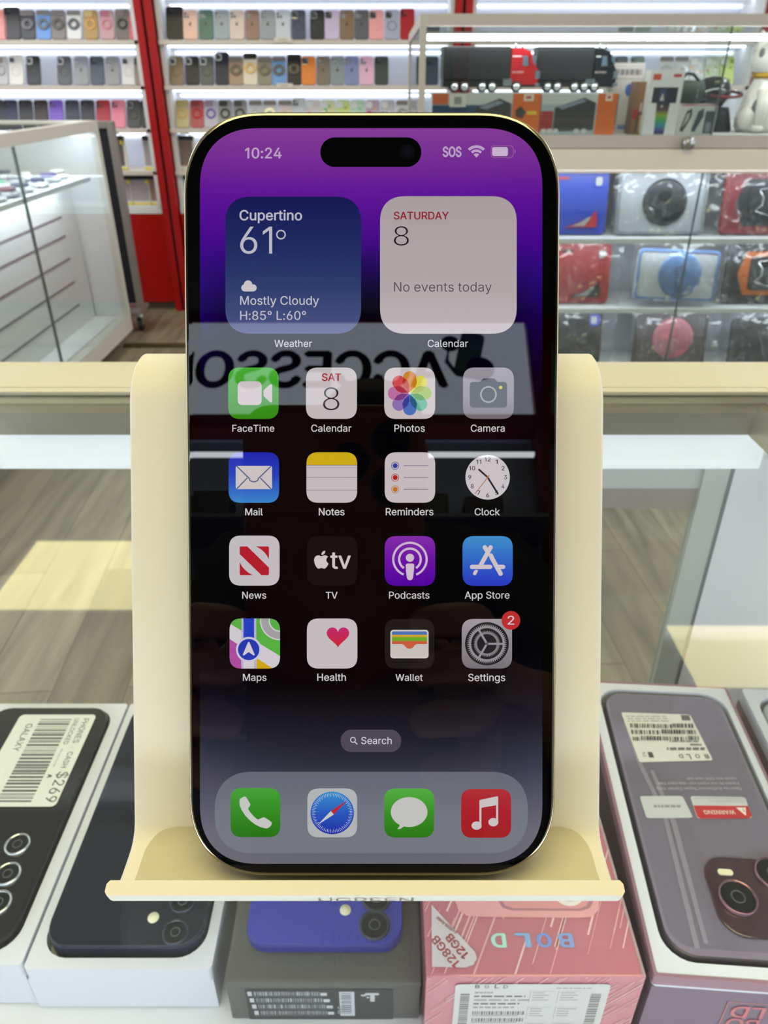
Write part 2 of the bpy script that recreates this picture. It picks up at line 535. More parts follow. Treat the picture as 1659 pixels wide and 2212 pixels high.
# ------------------------------------------------------------------ light sources of the room
M_LAMP = emission('lit warm diffuser', LAMP_COL, LAMP_STR)
M_LAMP2 = emission('lit warm diffuser over counter', LAMP_COL, OVERHEAD_STR)
M_LED = emission('shelf led', (0.86, 0.93, 1.0), SHELF_LED)
M_LEDF = emission('counter led', (0.84, 0.92, 1.0), COUNTER_LED)
M_SHOWFILL = emission('added showcase fill', (0.88, 0.94, 1.0), 26.0)  # fill light for hidden strips added to whiten the showcase lining
M_SHELFFILL = emission('added tablet shelf fill', (0.90, 0.95, 1.0), SHELF_FILL)  # fill light for hidden strips added to brighten the tablet shelves
M_WHITE = mat('white paint', (222, 226, 232), 0.5)
M_CEIL = mat('ceiling paint', (216, 215, 208), 0.8)
M_TRIMW = mat('lamp frame white', (225, 225, 222), 0.5)
def ceiling_light(x0, x1, y0, y1, label, m):
    t = thing('ceiling_light', label, 'lamp', ((x0 + x1) / 2, (y0 + y1) / 2, 2.9))
    w_, h_ = x1 - x0, y1 - y0
    MB().box((-w_ / 2, -h_ / 2, -0.012), (w_ / 2, h_ / 2, -0.008), m).build('diffuser', t)
    fr = MB()
    for lo, hi in (((-w_ / 2 - .02, -h_ / 2 - .02), (w_ / 2 + .02, -h_ / 2)), ((-w_ / 2 - .02, h_ / 2), (w_ / 2 + .02, h_ / 2 + .02)),
                   ((-w_ / 2 - .02, -h_ / 2), (-w_ / 2, h_ / 2)), ((w_ / 2, -h_ / 2), (w_ / 2 + .02, h_ / 2))):
        fr.box((lo[0], lo[1], -0.014), (hi[0], hi[1], -0.002), M_TRIMW)
    fr.build('frame', t); return t
ceiling_light(-1.78, -0.58, 2.636, 3.207, 'warm ceiling panel mirrored in the counter glass left of the phone', M_LAMP)
ceiling_light(1.222, 2.422, 2.145, 2.526, 'warm ceiling panel mirrored in the counter glass right of the phone', M_LAMP)
ceiling_light(-0.75, 0.75, -0.78, 0.45, 'large warm ceiling panel above the counter with the phone stand', M_LAMP2)

M_FILL = emission('added neutral fill', (.95, .97, 1.0), FILL_STR)  # two unseen neutral panels, added to brighten the back and sides of the shop
ceiling_light(-3.0, -2.4, 0.9, 4.1, 'added long white fill light over the left side of the shop', M_FILL)
ceiling_light(2.4, 3.0, 0.9, 4.1, 'added long white fill light over the right side of the shop', M_FILL)
# ------------------------------------------------------------------ the room
def plank_floor():
    m = bpy.data.materials.new('wood plank floor'); m.use_nodes = True
    nt = m.node_tree; b = nt.nodes['Principled BSDF']; b.inputs['Roughness'].default_value = 0.45
    tc = nt.nodes.new('ShaderNodeTexCoord'); mp = nt.nodes.new('ShaderNodeMapping')
    mp.inputs['Rotation'].default_value = (0, 0, math.radians(90 - 4))
    br = nt.nodes.new('ShaderNodeTexBrick')
    br.inputs['Scale'].default_value = 1.0; br.inputs['Brick Width'].default_value = 1.25; br.inputs['Row Height'].default_value = 0.16
    br.inputs['Mortar Size'].default_value = 0.0018; br.offset = 0.37
    br.inputs['Color1'].default_value = (*lin((160, 149, 126)), 1); br.inputs['Color2'].default_value = (*lin((122, 111, 92)), 1)
    br.inputs['Mortar'].default_value = (*lin((96, 84, 68)), 1)
    wv = nt.nodes.new('ShaderNodeTexNoise'); wv.inputs['Scale'].default_value = 3.0; wv.inputs['Detail'].default_value = 7
    wv.inputs['Distortion'].default_value = 0.8
    mp2 = nt.nodes.new('ShaderNodeMapping'); mp2.inputs['Scale'].default_value = (7, 0.7, 1)
    mp2.inputs['Rotation'].default_value = (0, 0, math.radians(-4))
    mx = nt.nodes.new('ShaderNodeMix'); mx.data_type = 'RGBA'; mx.blend_type = 'OVERLAY'; mx.inputs[0].default_value = 0.95
    nt.links.new(tc.outputs['Object'], mp.inputs[0]); nt.links.new(mp.outputs[0], br.inputs['Vector'])
    nt.links.new(tc.outputs['Object'], mp2.inputs[0]); nt.links.new(mp2.outputs[0], wv.inputs['Vector'])
    nt.links.new(br.outputs['Color'], mx.inputs[6]); nt.links.new(wv.outputs['Fac'], mx.inputs[7])
    nt.links.new(mx.outputs[2], b.inputs['Base Color'])
    return m
M_FLOOR = plank_floor()
def struct(name, lo, hi, m):
    o = MB().box(lo, hi, m).build(name); o['kind'] = 'structure'; return o
struct('floor', (-4.2, -2.1, -0.05), (4.2, 4.75, 0.0), M_FLOOR)
struct('ceiling', (-4.2, -2.1, 2.9), (4.2, 4.75, 2.95), M_CEIL)
o_ = MB().box((-4.2, -1.95, 2.84), (4.2, -0.84, 2.9), mat('reflection darkening soffit', (38, 34, 36), .8)).build('trim_40'); o_['kind'] = 'structure'  # unseen dark slab, added so the phone face mirrors a dark ceiling
M_BACK = mat('back panel white', (214, 221, 238), 0.5)
M_RED = mat('red lacquer', (168, 6, 6), 0.32)
M_DARKRED = mat('red joint shadow gap', (26, 4, 4), 0.6)
M_SHELF = mat('shelf edge', (214, 203, 195), 0.5)
o_ = MB().box((-4.2, 4.18, 2.15), (4.2, 4.27, 2.9), mat('added header grey', (150, 148, 134), .6)).build('trim_41'); o_['kind'] = 'structure'  # unseen panel, added to keep the red posts out of the counter glass reflection
struct('wall_back', (-4.2, 4.56, 0), (4.2, 4.66, 2.9), M_BACK)
M_REAR = mat('rear wall slate', (150, 162, 176), 0.7)
struct('wall_front', (-4.2, -2.05, 0), (4.2, -1.95, 2.9), M_REAR)

# shop windows on both sides: low wall, mullions and glass
M_MUL = mat('window frame grey', (150, 150, 152), .4)
for n_, sx in ((1, -4.2), (2, 4.2)):
    b = MB(); b.box((sx - .05, -2.1, 0), (sx + .05, 4.75, .35), M_WHITE); b.box((sx - .04, -2.1, 2.8), (sx + .04, 4.75, 2.9), M_MUL)
    for k in range(6): yy = -2.05 + k * 1.34; b.box((sx - .04, yy, .35), (sx + .04, yy + .06, 2.8), M_MUL)
    o_ = b.build('window_%d' % n_); o_['kind'] = 'structure'
    MB().box((sx - .005, -2.0, .35), (sx + .005, 4.7, 2.8), thin_glass('shop window glass', (.96, .97, .96))).build('pane', o_)
# red uprights between the shelf bays: two red boards with a dark joint
def red_post(n, x, Y0=4.28, Y1=4.555, w_=0.085, z1=2.9):
    b = MB()
    b.box((x - w_ / 2, Y0, 0), (x - 0.007, Y1, z1), M_RED); b.box((x + 0.007, Y0, 0), (x + w_ / 2, Y1, z1), M_RED)
    b.box((x - 0.007, Y0 + 0.02, 0), (x + 0.007, Y1, z1), M_DARKRED)
    o = b.build('trim_%d' % n); o['kind'] = 'structure'
POSTS = [-1.158, 0.385, 1.885]
for i, x in enumerate(POSTS): red_post(i + 1, x)
BAYS = [(-3.3, -1.205), (-1.108, 0.34), (0.43, 1.84), (1.93, 3.3)]
BAYN = ['left of the red post', 'between the two red posts', 'behind the truck showcase', 'at the far right end']
SH_Z = [1.525, 1.3225, 1.128, 0.935, 0.735]
SHN = ['fifth', 'top visible', 'second', 'third', 'lowest']
M_KICK = mat('dark kick board', (92, 78, 66), 0.7)
for bi, (x0, x1) in enumerate(BAYS):
    up = MB().box((x0 + 0.0, 4.32, 0.56), (x0 + 0.02, 4.555, 2.3), M_WHITE).box((x1 - 0.02, 4.30, 0.56), (x1, 4.555, 2.3), M_WHITE).box((x1, 4.35, 0.56), (x1 + .004, 4.555, 2.3), M_WHITE).build('trim_%d' % (10 + bi)); up['kind'] = 'structure'
    for si, z in enumerate(SH_Z):
        if bi == 3 and si > 1: continue
        t = thing('wall_shelf', 'white lit wall shelf, %s shelf of the bay %s' % (['highest', 'top case', 'middle case', 'lower case', 'boxed case'][si], BAYN[bi]), 'shelf', ((x0 + x1) / 2, 4.3, z), group='lit wall shelves')
        hw = (x1 - x0) / 2
        MB().box((-hw, 0, -0.02), (hw, 0.258, 0.0), M_SHELF, bev=0.002).build('board', t)
        MB().box((-hw + .02, 0.10, -0.0275), (hw - .01, 0.135, -0.0205), M_LED).box((-hw + .02, 0.250, -0.052), (hw - .01, 0.2575, -0.044), M_LED).build('led_strip', t)  # rear strip is a glow standing in for the led's bright wall line
    c = thing('base_cabinet', 'red base cabinet under the lit shelves %s' % BAYN[bi], 'cabinet', ((x0 + x1) / 2, 4.31, 0), group='red base cabinets')
    hw = (x1 - x0) / 2
    MB().box((-hw, 0, 0.045), (hw, 0.245, 0.522), M_RED).build('body', c)
    MB().box((-hw, 0.03, 0.0), (hw, 0.245, 0.045), M_KICK).build('kick_board', c)
    MB().box((-hw, -0.004, 0.522), (hw, 0.245, 0.56), M_WHITE, bev=0.003).build('ledge', c)

# ------------------------------------------------------------------ glass showcase on the left
M_CASEW = mat('white laminate', (226, 222, 214), 0.45)
M_CASEI = mat('white case lining', (238, 240, 242), 0.5)
M_GLASS = thin_glass('showcase glass')
M_GEDGE = mat('glass edge green grey', (92, 108, 104), 0.2)
M_GROOVE = mat('slat groove grey', (138, 136, 142), 0.6)
XL, YF, YN, XB = -1.262, 3.68, 1.75, -1.95
t = thing('glass_showcase', 'white framed glass showcase with slat panel on the left of the aisle', 'showcase', (0, 0, 0))
fr = MB()
fr.box((XL - .045, YN, 0.958), (XL, YF, 1.0), M_CASEW); fr.box((XB, YF - .045, 0.958), (XL - .045, YF, 1.0), M_CASEW)
fr.box((XB, YN, 0.958), (XB + .045, YF - .045, 1.0), M_CASEW)
fr.box((XL - .03, YF - .03, 0.14), (XL, YF, 0.958), M_CASEW); fr.box((XB, YF - .03, .14), (XB + .03, YF, .958), M_CASEW)
fr.box((XL - .05, YN, 0.07), (XL, YF, 0.14), M_CASEW); fr.box((XB, YF - .05, .07), (XL - .05, YF, .14), M_CASEW)
fr.build('frame', t)
MB().box((XL - .006, YN, .14), (XL - .002, 2.808, .958), M_GLASS).build('glass_pane', t)
MB().box((XL - .006, 2.812, .14), (XL - .002, YF - .03, .958), M_GLASS).build('glass_pane', t)
MB().box((XL - .0075, 2.803, .14), (XL - .001, 2.817, .958), M_GEDGE).build('pane_joint', t)
MB().box((XB + .03, YF - .030, .14), (XL - .03, YF - .012, .958), M_CASEI).build('end_panel', t)
MB().box((XB + .045, YN, .988), (XL - .045, YF - .045, .993), M_GLASS).build('glass_top', t)
MB().box((XB, YN, .10), (XL - .05, YF - .05, .15), M_CASEI).build('deck', t)
sl = MB().box((-1.44, YN, .15), (-1.42, YF - .052, .775), M_CASEI)
for gz in (.632, .553, .456, .354, .25): sl.box((-1.4201, YN, gz - .005), (-1.4185, 3.469, gz + .005), M_GROOVE)
sl.build('slat_panel', t)
sh = MB().box((-1.93, YN, .775), (-1.272, 3.50, .793), M_CASEI)
sh.build('shelf', t)
MB().box((XB + .0, YN, .15), (XB + .02, YF - .05, .955), M_CASEI).build('back_panel', t)
MB().box((XL - .075, YN + .05, .962), (XL - .050, YF - .08, .972), M_SHOWFILL).build('led_strip', t)  # added fill strip, hidden behind the top rail
MB().box((-1.36, YN + .05, .7715), (-1.335, YF - .20, .7747), M_SHOWFILL).build('led_strip', t)  # second added fill strip, hidden under the shelf, brightens the slat panel
for yy in (YN + .1, YF - .15):
    for xx in (XB + .1, XL - .14): MB().box((xx - .03, yy - .03, 0), (xx + .03, yy + .03, .07), M_CASEW).build('foot', t)

# small cellophane packets on the shelf of the left showcase
M_CELLO = mat('clear cellophane', (222, 226, 230), 0.15, spec=0.9)
inks = [('navy', (58, 66, 110)), ('white', (232, 232, 232)), ('grey', (150, 152, 160)), ('green', (120, 190, 150)), ('maroon', (120, 70, 78)),
        ('yellow', (236, 200, 60)), ('slate', (92, 104, 122)), ('purple', (92, 80, 160)), ('charcoal', (70, 72, 78))]
PK = [('yellow', 2.62, -1.34), ('charcoal', 2.72, -1.33), ('maroon', 2.83, -1.33), ('slate', 2.96, -1.34), ('navy', 3.12, -1.34), ('purple', 3.28, -1.36), ('white', 3.40, -1.37),
      ('white', 2.70, -1.44), ('grey', 2.82, -1.45), ('white', 2.93, -1.46), ('green', 3.05, -1.47), ('grey', 3.19, -1.46), ('white', 3.33, -1.48),
      ('slate', 2.86, -1.58), ('white', 3.00, -1.60), ('navy', 3.14, -1.60), ('grey', 3.28, -1.61), ('slate', 3.42, -1.60), ('white', 3.44, -1.72), ('green', 3.2, -1.75), ('grey', 3.04, -1.74)]
rows_ = {0: 'row nearest the glass', 1: 'second row', 2: 'third row', 3: 'back row'}
for i, (cn, yy, xx) in enumerate(PK):
    rw = 0 if xx > -1.4 else 1 if xx > -1.52 else 2 if xx > -1.65 else 3
    same = [p for p in PK if p[0] == cn and ((0 if p[2] > -1.4 else 1 if p[2] > -1.52 else 2 if p[2] > -1.65 else 3) == rw)]
    w_ = ['nearest the camera', 'farther back', 'farthest back'][sorted(same, key=lambda p: p[1]).index((cn, yy, xx))] if len(same) > 1 else ''
    rot = random.uniform(-.6, .6)
    p = thing('cellophane_packet', ('small %s item in cellophane, %s on the left showcase shelf %s' % (cn, rows_[rw], w_)).strip(), 'packet', (xx, yy, .793), (0, 0, rot), 'cellophane packets in the left showcase')
    b = bmesh.new(); bmesh.ops.create_icosphere(b, subdivisions=2, radius=1.0)
    for v in b.verts:
        v.co *= 1 + random.uniform(-.16, .16); v.co.x *= .038; v.co.y *= .05; v.co.z = max(0, .012 + v.co.z * .014)
    MB()._merge(b, M_CELLO).build('bag', p)
    M_i = mat('packet ' + cn, dict(inks)[cn], 0.35)
    MB().prism(rrect(.05, .06, .02), .022, .034, M_i, bev=.003).build('item', p)

# ------------------------------------------------------------------ grey flight-case style trolley behind the left showcase
M_NAVY = mat('black navy fabric panel', (20, 22, 32), 0.7)
M_GREYM = mat('grey aluminium edge', (150, 146, 144), 0.4, 0.3)
M_RUB = mat('black rubber', (32, 34, 34), 0.5)
M_STEEL = mat('steel', (170, 172, 174), 0.28, 0.9)
t = thing('display_trolley', 'thin dark board on casters with grey edge frame behind the left showcase', 'trolley', (-1.36, 3.965, 0))
MB().box((-.085, -.012, .13), (.047, .012, .955), M_NAVY).build('panel', t)
f = MB()
f.box((.047, -.022, .10), (.077, .022, .985), M_GREYM, bev=.006); f.box((-.115, -.022, .10), (-.085, .022, .985), M_GREYM, bev=.006)
f.box((-.085, -.022, .955), (.047, .022, .985), M_GREYM, bev=.004); f.box((-.115, -.10, .085), (.077, .10, .105), M_GREYM, bev=.004)
f.build('frame', t)
for sx in (-.09, .072):
    c = MB(); c.cyl((sx, -.06, .085), (sx, -.06, .062), .016, M_STEEL); c.box((sx - .016, -.085, .03), (sx - .011, -.04, .072), M_STEEL); c.box((sx + .011, -.085, .03), (sx + .016, -.04, .072), M_STEEL)
    cc = c.build('caster', t)
    wb = MB().lathe([(.008, -.010), (.028, -.010), (.032, -.006), (.032, .006), (.028, .010), (.008, .010)], M_RUB, Matrix.Translation((sx, -.065, .032)) @ Matrix.Rotation(math.pi / 2, 4, 'Y'), 20)
    wb.build('wheel', cc)

# ------------------------------------------------------------------ phone cases on the lit shelves
M_CHR = mat('chrome ring', (210, 214, 220), 0.12, 0.95)
M_LENS = mat('dark lens hole', (18, 20, 24), 0.15)
M_WHT = mat('white camera trim', (232, 236, 240), 0.25)
def rgbm(rgb, rough=.42):
    return mat('case %d %d %d' % rgb, rgb, rough)
def phone_case(x, z, Y, rgb, kind, label, h=.136, w_=.0745, group=None, lean=24, ringc=None, topc=None):
    m = rgbm(rgb); th = .010; R = .013
    t = thing('phone_case', label, 'phone case', (x, Y, z + .0005), (math.radians(90 - lean), 0, 0), group)
    # local x right, local y up the case, local z towards the viewer
    MB().prism(rrect(w_ - .003, h, R, 5, 0, h / 2), 0, th, m, bev=.002).build('shell', t)
    dark = sum(rgb) < 200
    cx, cy = -w_ * .23, h - .026
    cam_w = .032
    if kind in ('plain', 'ring', 'tall'):
        fm = rgbm(tuple(min(255, int(v * .75 + 28)) for v in rgb)) if kind != 'ring' else (M_WHT if topc is None else topc)
        b = MB().prism(rrect(cam_w, cam_w, .009, 4, cx, cy), th, th + .0022, fm, bev=.0006)
        cf = b.build('camera_frame', t)
        l = MB()
        if kind == 'ring':
            l.prism(rrect(cam_w * .72, cam_w * .72, .007, 4, cx, cy), th + .0022, th + .0026, mat('lens plate grey', (92, 96, 104), .3))
        for dx, dy in ((-.007, .007), (.007, -.007), (-.007, -.007)):
            l.prism([(cx + dx + .0052 * math.cos(a * math.pi / 6), cy + dy + .0052 * math.sin(a * math.pi / 6)) for a in range(12)], th + .0024, th + .003, M_LENS)
        l.build('lens_holes', cf)
    if kind == 'ring':
        rc = rgbm(ringc) if ringc else rgbm(tuple(min(255, int(v * .8 + (36 if dark else 0))) for v in rgb))
        MB().torus((0, h * .45, th), .021, .0016, rc).build('magnet_ring', t)
    if kind == 'logo':
        b = MB()
        for dx, dy in ((-.007, .007), (.007, -.007), (-.007, -.007)):
            b.torus((cx + dx, cy + dy, th + .001), .0062, .0016, M_CHR, n=16, k=6)
        cf = b.build('camera_frame', t)
        l = MB()
        for dx, dy in ((-.007, .007), (.007, -.007), (-.007, -.007)):
            l.prism([(cx + dx + .005 * math.cos(a * math.pi / 6), cy + dy + .005 * math.sin(a * math.pi / 6)) for a in range(12)], th, th + .0012, M_LENS)
        l.build('lens_holes', cf)
        lo = MB().prism([(.0062 * math.cos(a * math.pi / 8) * (1.1 if math.cos(a * math.pi / 8) < .6 else .75), h * .5 + .0068 * math.sin(a * math.pi / 8)) for a in range(16)], th, th + .0005, mat('logo grey', (70, 64, 66), .3) if not dark else M_CHR)
        lo.prism([(.001 + .003 * math.cos(a * math.pi / 6), h * .5 + .0095 + .0028 * math.sin(a * math.pi / 6)) for a in range(12)], th, th + .0005, mat('logo grey', (70, 64, 66), .3) if not dark else M_CHR)
        lo.build('logo', t)
    if kind == 'stand':      # clear case with chrome camera bar and folding ring stand
        tc = rgbm(topc) if isinstance(topc, tuple) else M_CHR
        b = MB().prism(rrect(w_ * .9, h * .17, .006, 4, 0, h * .885), th, th + .003, tc, bev=.0008); b.build('camera_bar', t)
        rc = rgbm(ringc, .25) if ringc else M_CHR
        b = MB()
        dm = [(.029 * math.cos(a * math.pi / 10) * (1.1 if a % 10 == 0 else 1), h * .5 + .026 * math.sin(a * math.pi / 10) * (1.05 if a % 5 == 0 else 1)) for a in range(20)]
        dm2 = [(.0135 * math.cos(a * math.pi / 10), h * .5 + .0135 * math.sin(a * math.pi / 10)) for a in range(20)]
        b.ringprism(dm, dm2, th, th + .005, rc); b.build('ring_stand', t)
    if kind == 'ringclear':
        b = MB()
        b.prism(rrect(w_ * .55, h * .2, .006, 4, -w_ * .12, h * .86), th, th + .0025, M_CHR if topc is None else rgbm(topc), bev=.0006); b.build('camera_frame', t)
        rc = rgbm(ringc, .2) if ringc else M_CHR
        MB().torus((0, h * .5, th + .001), .021, .0048, rc).build('ring_stand', t)
    if kind == 'pattern':
        f = Flat(lambda x_, y_, zz: (x_, y_, th + .0004 + zz), 1e-4)
        for k in range(9):
            cc = random.choice(ringc); f.circ(random.uniform(-.026, .026), random.uniform(.014, h - .016), random.uniform(.005, .010), cc, 8)
        f.build('print', t, M_PRINT)
        MB().prism(rrect(cam_w, cam_w, .009, 4, cx, cy), th + .002, th + .004, M_WHT, bev=.0006).build('camera_frame', t)
    return t
def px2x(px, py, Y): return atY(px, py, Y).x
def row(entries, zi, side, ypx, Y=4.345):
    z = SH_Z[zi]
    for e in entries:
        px, rgb, kind, desc = e[:4]; kw = e[4] if len(e) > 4 else {}
        phone_case(px2x(px, ypx, Y), z, Y, rgb, kind, desc + ' on ' + side, group='phone cases on the lit wall shelves', **kw)
TL = 'top shelf left of red post'
row([(-4, (236, 150, 150), 'plain', 'coral pink phone case at the picture edge'), (24, (44, 45, 52), 'plain', 'matte black phone case, tallest', dict(h=.15, w_=.084)),
     (58, (52, 54, 66), 'stand', 'black ring-stand case with silver camera bar', dict(ringc=(40, 40, 48))), (92, (104, 152, 224), 'stand', 'sky blue ring-stand case with silver bar', dict(ringc=(60, 70, 92))),
     (124, (134, 124, 122), 'stand', 'taupe ring-stand case with silver bar', dict(ringc=(70, 68, 72))), (158, (226, 226, 232), 'stand', 'white ring-stand case with dark ring', dict(ringc=(90, 92, 104))),
     (194, (178, 146, 92), 'ringclear', 'clear gold phone case with gold ring', dict(ringc=(222, 176, 112), topc=(216, 190, 130))), (229, (196, 156, 166), 'ringclear', 'clear rose phone case with pink ring', dict(ringc=(214, 140, 160), topc=(190, 120, 140))),
     (263, (116, 110, 108), 'ringclear', 'clear smoky phone case with thick black ring', dict(ringc=(30, 32, 34), h=.14)), (292, (206, 104, 120), 'ringclear', 'clear red phone case beside the red post', dict(ringc=(190, 50, 60)))], 1, TL, 60)
ML = 'middle shelf left of red post'
row([(0, (186, 188, 192), 'ringclear', 'clear bagged phone case at the picture edge', dict(ringc=(170, 172, 176))), (33, (226, 224, 224), 'ring', 'white bagged phone case with ring', dict(ringc=(205, 203, 206), h=.142)),
     (70, (30, 31, 36), 'ring', 'black magnetic phone case with silver camera trim', dict(h=.138)), (137, (82, 86, 96), 'ring', 'dark grey magnetic phone case with silver trim'),
     (174, (150, 152, 162), 'logo', 'pale grey logo case beside dark grey one'), (208, (74, 84, 96), 'plain', 'slate blue-grey plain phone case'),
     (242, (152, 152, 160), 'logo', 'pale grey logo case beside white bagged one'), (277, (222, 220, 224), 'ring', 'white bagged magnetic phone case near the red post', dict(ringc=(196, 196, 202))), (303, (142, 128, 118), 'plain', 'taupe plain phone case half behind the red post')], 2, ML, 160)
LL = 'lower shelf left of red post'
row([(-8, (52, 54, 60), 'plain', 'charcoal phone case at the picture edge'), (20, (48, 50, 86), 'plain', 'dark indigo phone case'), (53, (44, 46, 52), 'plain', 'black phone case next to the indigo one'),
     (86, (58, 42, 46), 'plain', 'dark maroon phone case'), (119, (128, 90, 210), 'plain', 'purple and grey patterned phone case'), (154, (54, 60, 82), 'plain', 'navy phone case next to the purple one'),
     (187, (48, 50, 58), 'plain', 'black phone case next to the red one'), (221, (178, 42, 56), 'plain', 'crimson phone case'), (254, (232, 136, 160), 'plain', 'bubblegum pink phone case'),
     (287, (66, 68, 70), 'ring', 'smoky phone case with black ring', dict(ringc=(30, 30, 32), topc=rgbm((150, 152, 156)))), (317, (44, 42, 48), 'plain', 'black phone case beside the red post')], 3, LL, 250)
TR = 'top shelf right of red post'
row([(376, (38, 37, 42), 'plain', 'matte black phone case, tallest and first', dict(h=.152, w_=.088)), (410, (236, 196, 182), 'logo', 'pale rose logo case'), (444, (84, 122, 110), 'logo', 'forest green logo case'),
     (478, (158, 170, 182), 'logo', 'silver blue logo case'), (511, (222, 202, 194), 'logo', 'beige pink logo case'), (544, (150, 122, 112), 'logo', 'mocha brown logo case'),
     (578, (154, 162, 172), 'logo', 'steel grey logo case'), (611, (200, 206, 222), 'logo', 'icy white logo case behind the price tag'), (644, (74, 80, 106), 'ring', 'navy phone case with silver camera trim', dict(topc=M_CHR)),
     (685, (42, 44, 50), 'ring', 'black magnetic phone case', dict(topc=rgbm((150, 154, 160)))), (717, (206, 192, 224), 'ring', 'lilac magnetic phone case', dict(topc=M_CHR, ringc=(196, 182, 214))), (749, (136, 112, 92), 'logo', 'coffee brown phone case'),
     (781, (96, 98, 106), 'logo', 'graphite phone case'), (813, (240, 172, 174), 'ring', 'salmon pink phone case', dict(topc=M_CHR, ringc=(232, 164, 166))), (847, (172, 178, 204), 'ring', 'clear phone case with dark blue ring and rim', dict(ringc=(62, 70, 104), topc=M_CHR)),
     (880, (176, 36, 46), 'plain', 'scarlet rugged phone case', dict(h=.142))], 1, TR, 60)
MR = 'middle shelf right of red post'
row([(380, (138, 118, 96), 'ring', 'khaki brown magnetic phone case'), (414, (36, 38, 40), 'ring', 'black magnetic phone case with silver camera trim'), (446, (92, 96, 98), 'ring', 'grey magnetic phone case with silver trim'),
     (479, (34, 38, 62), 'ring', 'midnight navy magnetic phone case, tallest', dict(h=.156)), (509, (168, 142, 122), 'stand', 'tan ring-stand case with silver bar', dict(ringc=(74, 66, 62))), (540, (226, 216, 202), 'stand', 'cream ring-stand case with black bar', dict(ringc=(206, 176, 116), topc=(44, 44, 46), h=.152)),
     (571, (146, 140, 124), 'stand', 'olive grey ring-stand case with silver bar', dict(ringc=(80, 80, 80))), (602, (108, 156, 220), 'stand', 'bright blue ring-stand case', dict(ringc=(50, 58, 78))), (635, (40, 41, 48), 'stand', 'black ring-stand case with black bar', dict(ringc=(64, 62, 66), topc=(34, 34, 38), h=.146)),
     (666, (226, 132, 58), 'ring', 'bright orange magnetic phone case', dict(ringc=(236, 160, 96), topc=M_CHR)), (698, (126, 116, 106), 'logo', 'mushroom brown phone case'), (729, (140, 150, 158), 'logo', 'blue grey logo case'),
     (760, (130, 140, 190), 'logo', 'periwinkle blue logo case'), (792, (232, 182, 212), 'logo', 'candy pink logo case'), (824, (66, 76, 76), 'plain', 'deep pine grey phone case, last of the row'),
     (905, (78, 94, 100), 'plain', 'teal grey phone case seen past the showcase edge'), (932, (62, 74, 92), 'plain', 'slate navy phone case seen inside the showcase end')], 2, MR, 160)
LR = 'lower case shelf above the phone'
LM = [(232, 224, 120), (120, 200, 130), (236, 236, 228), (150, 190, 90)]; PNK = [(232, 120, 160), (240, 236, 240), (180, 60, 90), (220, 190, 200)]; MULT = [(200, 40, 110), (60, 140, 200), (240, 180, 60), (80, 60, 80)]
row([(392, (196, 184, 140), 'ringclear', 'clear gold phone case with gold ring', dict(ringc=(222, 182, 118), topc=(200, 180, 110))), (424, (176, 86, 92), 'ringclear', 'clear red phone case with red ring', dict(ringc=(196, 34, 40), topc=(150, 60, 66))), (454, (190, 186, 204), 'ringclear', 'clear lilac phone case with purple ring', dict(ringc=(110, 84, 170), topc=(160, 140, 170))),
     (485, (150, 154, 156), 'ringclear', 'clear phone case with black ring', dict(ringc=(34, 36, 38), topc=(60, 62, 64))), (517, (150, 150, 152), 'ringclear', 'clear smoky phone case with dark ring', dict(ringc=(52, 50, 50), topc=(90, 88, 88))), (551, (208, 212, 220), 'stand', 'clear case with chrome bar beside the smoky one', dict(ringc=(190, 194, 204))),
     (582, (212, 212, 216), 'stand', 'clear case with chrome bar, second of three'), (615, (220, 210, 214), 'stand', 'clear rosy case with chrome bar', dict(ringc=(226, 200, 206))), (645, (206, 212, 222), 'plain', 'icy clear taller phone case', dict(h=.146)), (676, (222, 214, 220), 'pattern', 'clear case with pink print', dict(ringc=PNK)),
     (708, (216, 224, 190), 'pattern', 'clear case with lime flowers', dict(ringc=LM)), (741, (206, 226, 150), 'pattern', 'lime green patterned case', dict(ringc=LM)), (773, (186, 220, 200), 'pattern', 'mint green patterned case', dict(ringc=[(120, 200, 160), (230, 240, 230)])), (805, (190, 170, 190), 'pattern', 'magenta and blue patterned case', dict(ringc=MULT)),
     (838, (196, 194, 202), 'pattern', 'pale grey patterned case', dict(ringc=[(150, 150, 160), (220, 220, 226)])), (870, (214, 218, 222), 'stand', 'white case with chrome bar near the showcase')], 3, LR, 245)
VB = 'wall shelf behind truck showcase'
row([(1342, (96, 110, 116), 'plain', 'slate phone case next to the black truck'), (1378, (126, 146, 140), 'plain', 'sage grey phone case'), (1441, (206, 212, 216), 'stand', 'clear case with chrome bar above the microphone box'), (1474, (208, 212, 214), 'stand', 'clear case with chrome bar right of the microphone box'),
     (1507, (206, 212, 222), 'pattern', 'clear case with blue print', dict(ringc=[(120, 130, 180), (220, 190, 150), (236, 236, 240)])), (1539, (206, 212, 190), 'pattern', 'clear case with red and green print', dict(ringc=[(180, 60, 80), (150, 200, 90), (230, 230, 226)])), (1572, (196, 216, 120), 'pattern', 'lime phone case with dark print', dict(ringc=[(120, 150, 50), (220, 230, 140), (90, 100, 60)]))], 2, VB, 160)
# price tags on the shelf edges
for k, (px, zi, lab) in enumerate(((610, 1, 'cream price tag holder on the top case shelf edge'), (614, 2, 'cream price tag holder on the middle case shelf edge'))):
    x = px2x(px, 80 + 100 * k, 4.29)
    tg = thing('price_tag', lab, 'price tag', (x, 4.297, SH_Z[zi] - .012))
    MB().box((-.042, -.003, 0), (.042, 0, .022), mat('tag cream', (216, 208, 198), .5), Matrix.Rotation(math.radians(-12), 4, 'X'), bev=.001).build('card', tg)
    MB().box((-.02, -.0036, .009), (.02, -.003, .013), mat('tag grey print', (150, 142, 138), .6), Matrix.Rotation(math.radians(-12), 4, 'X')).build('print_line', tg)

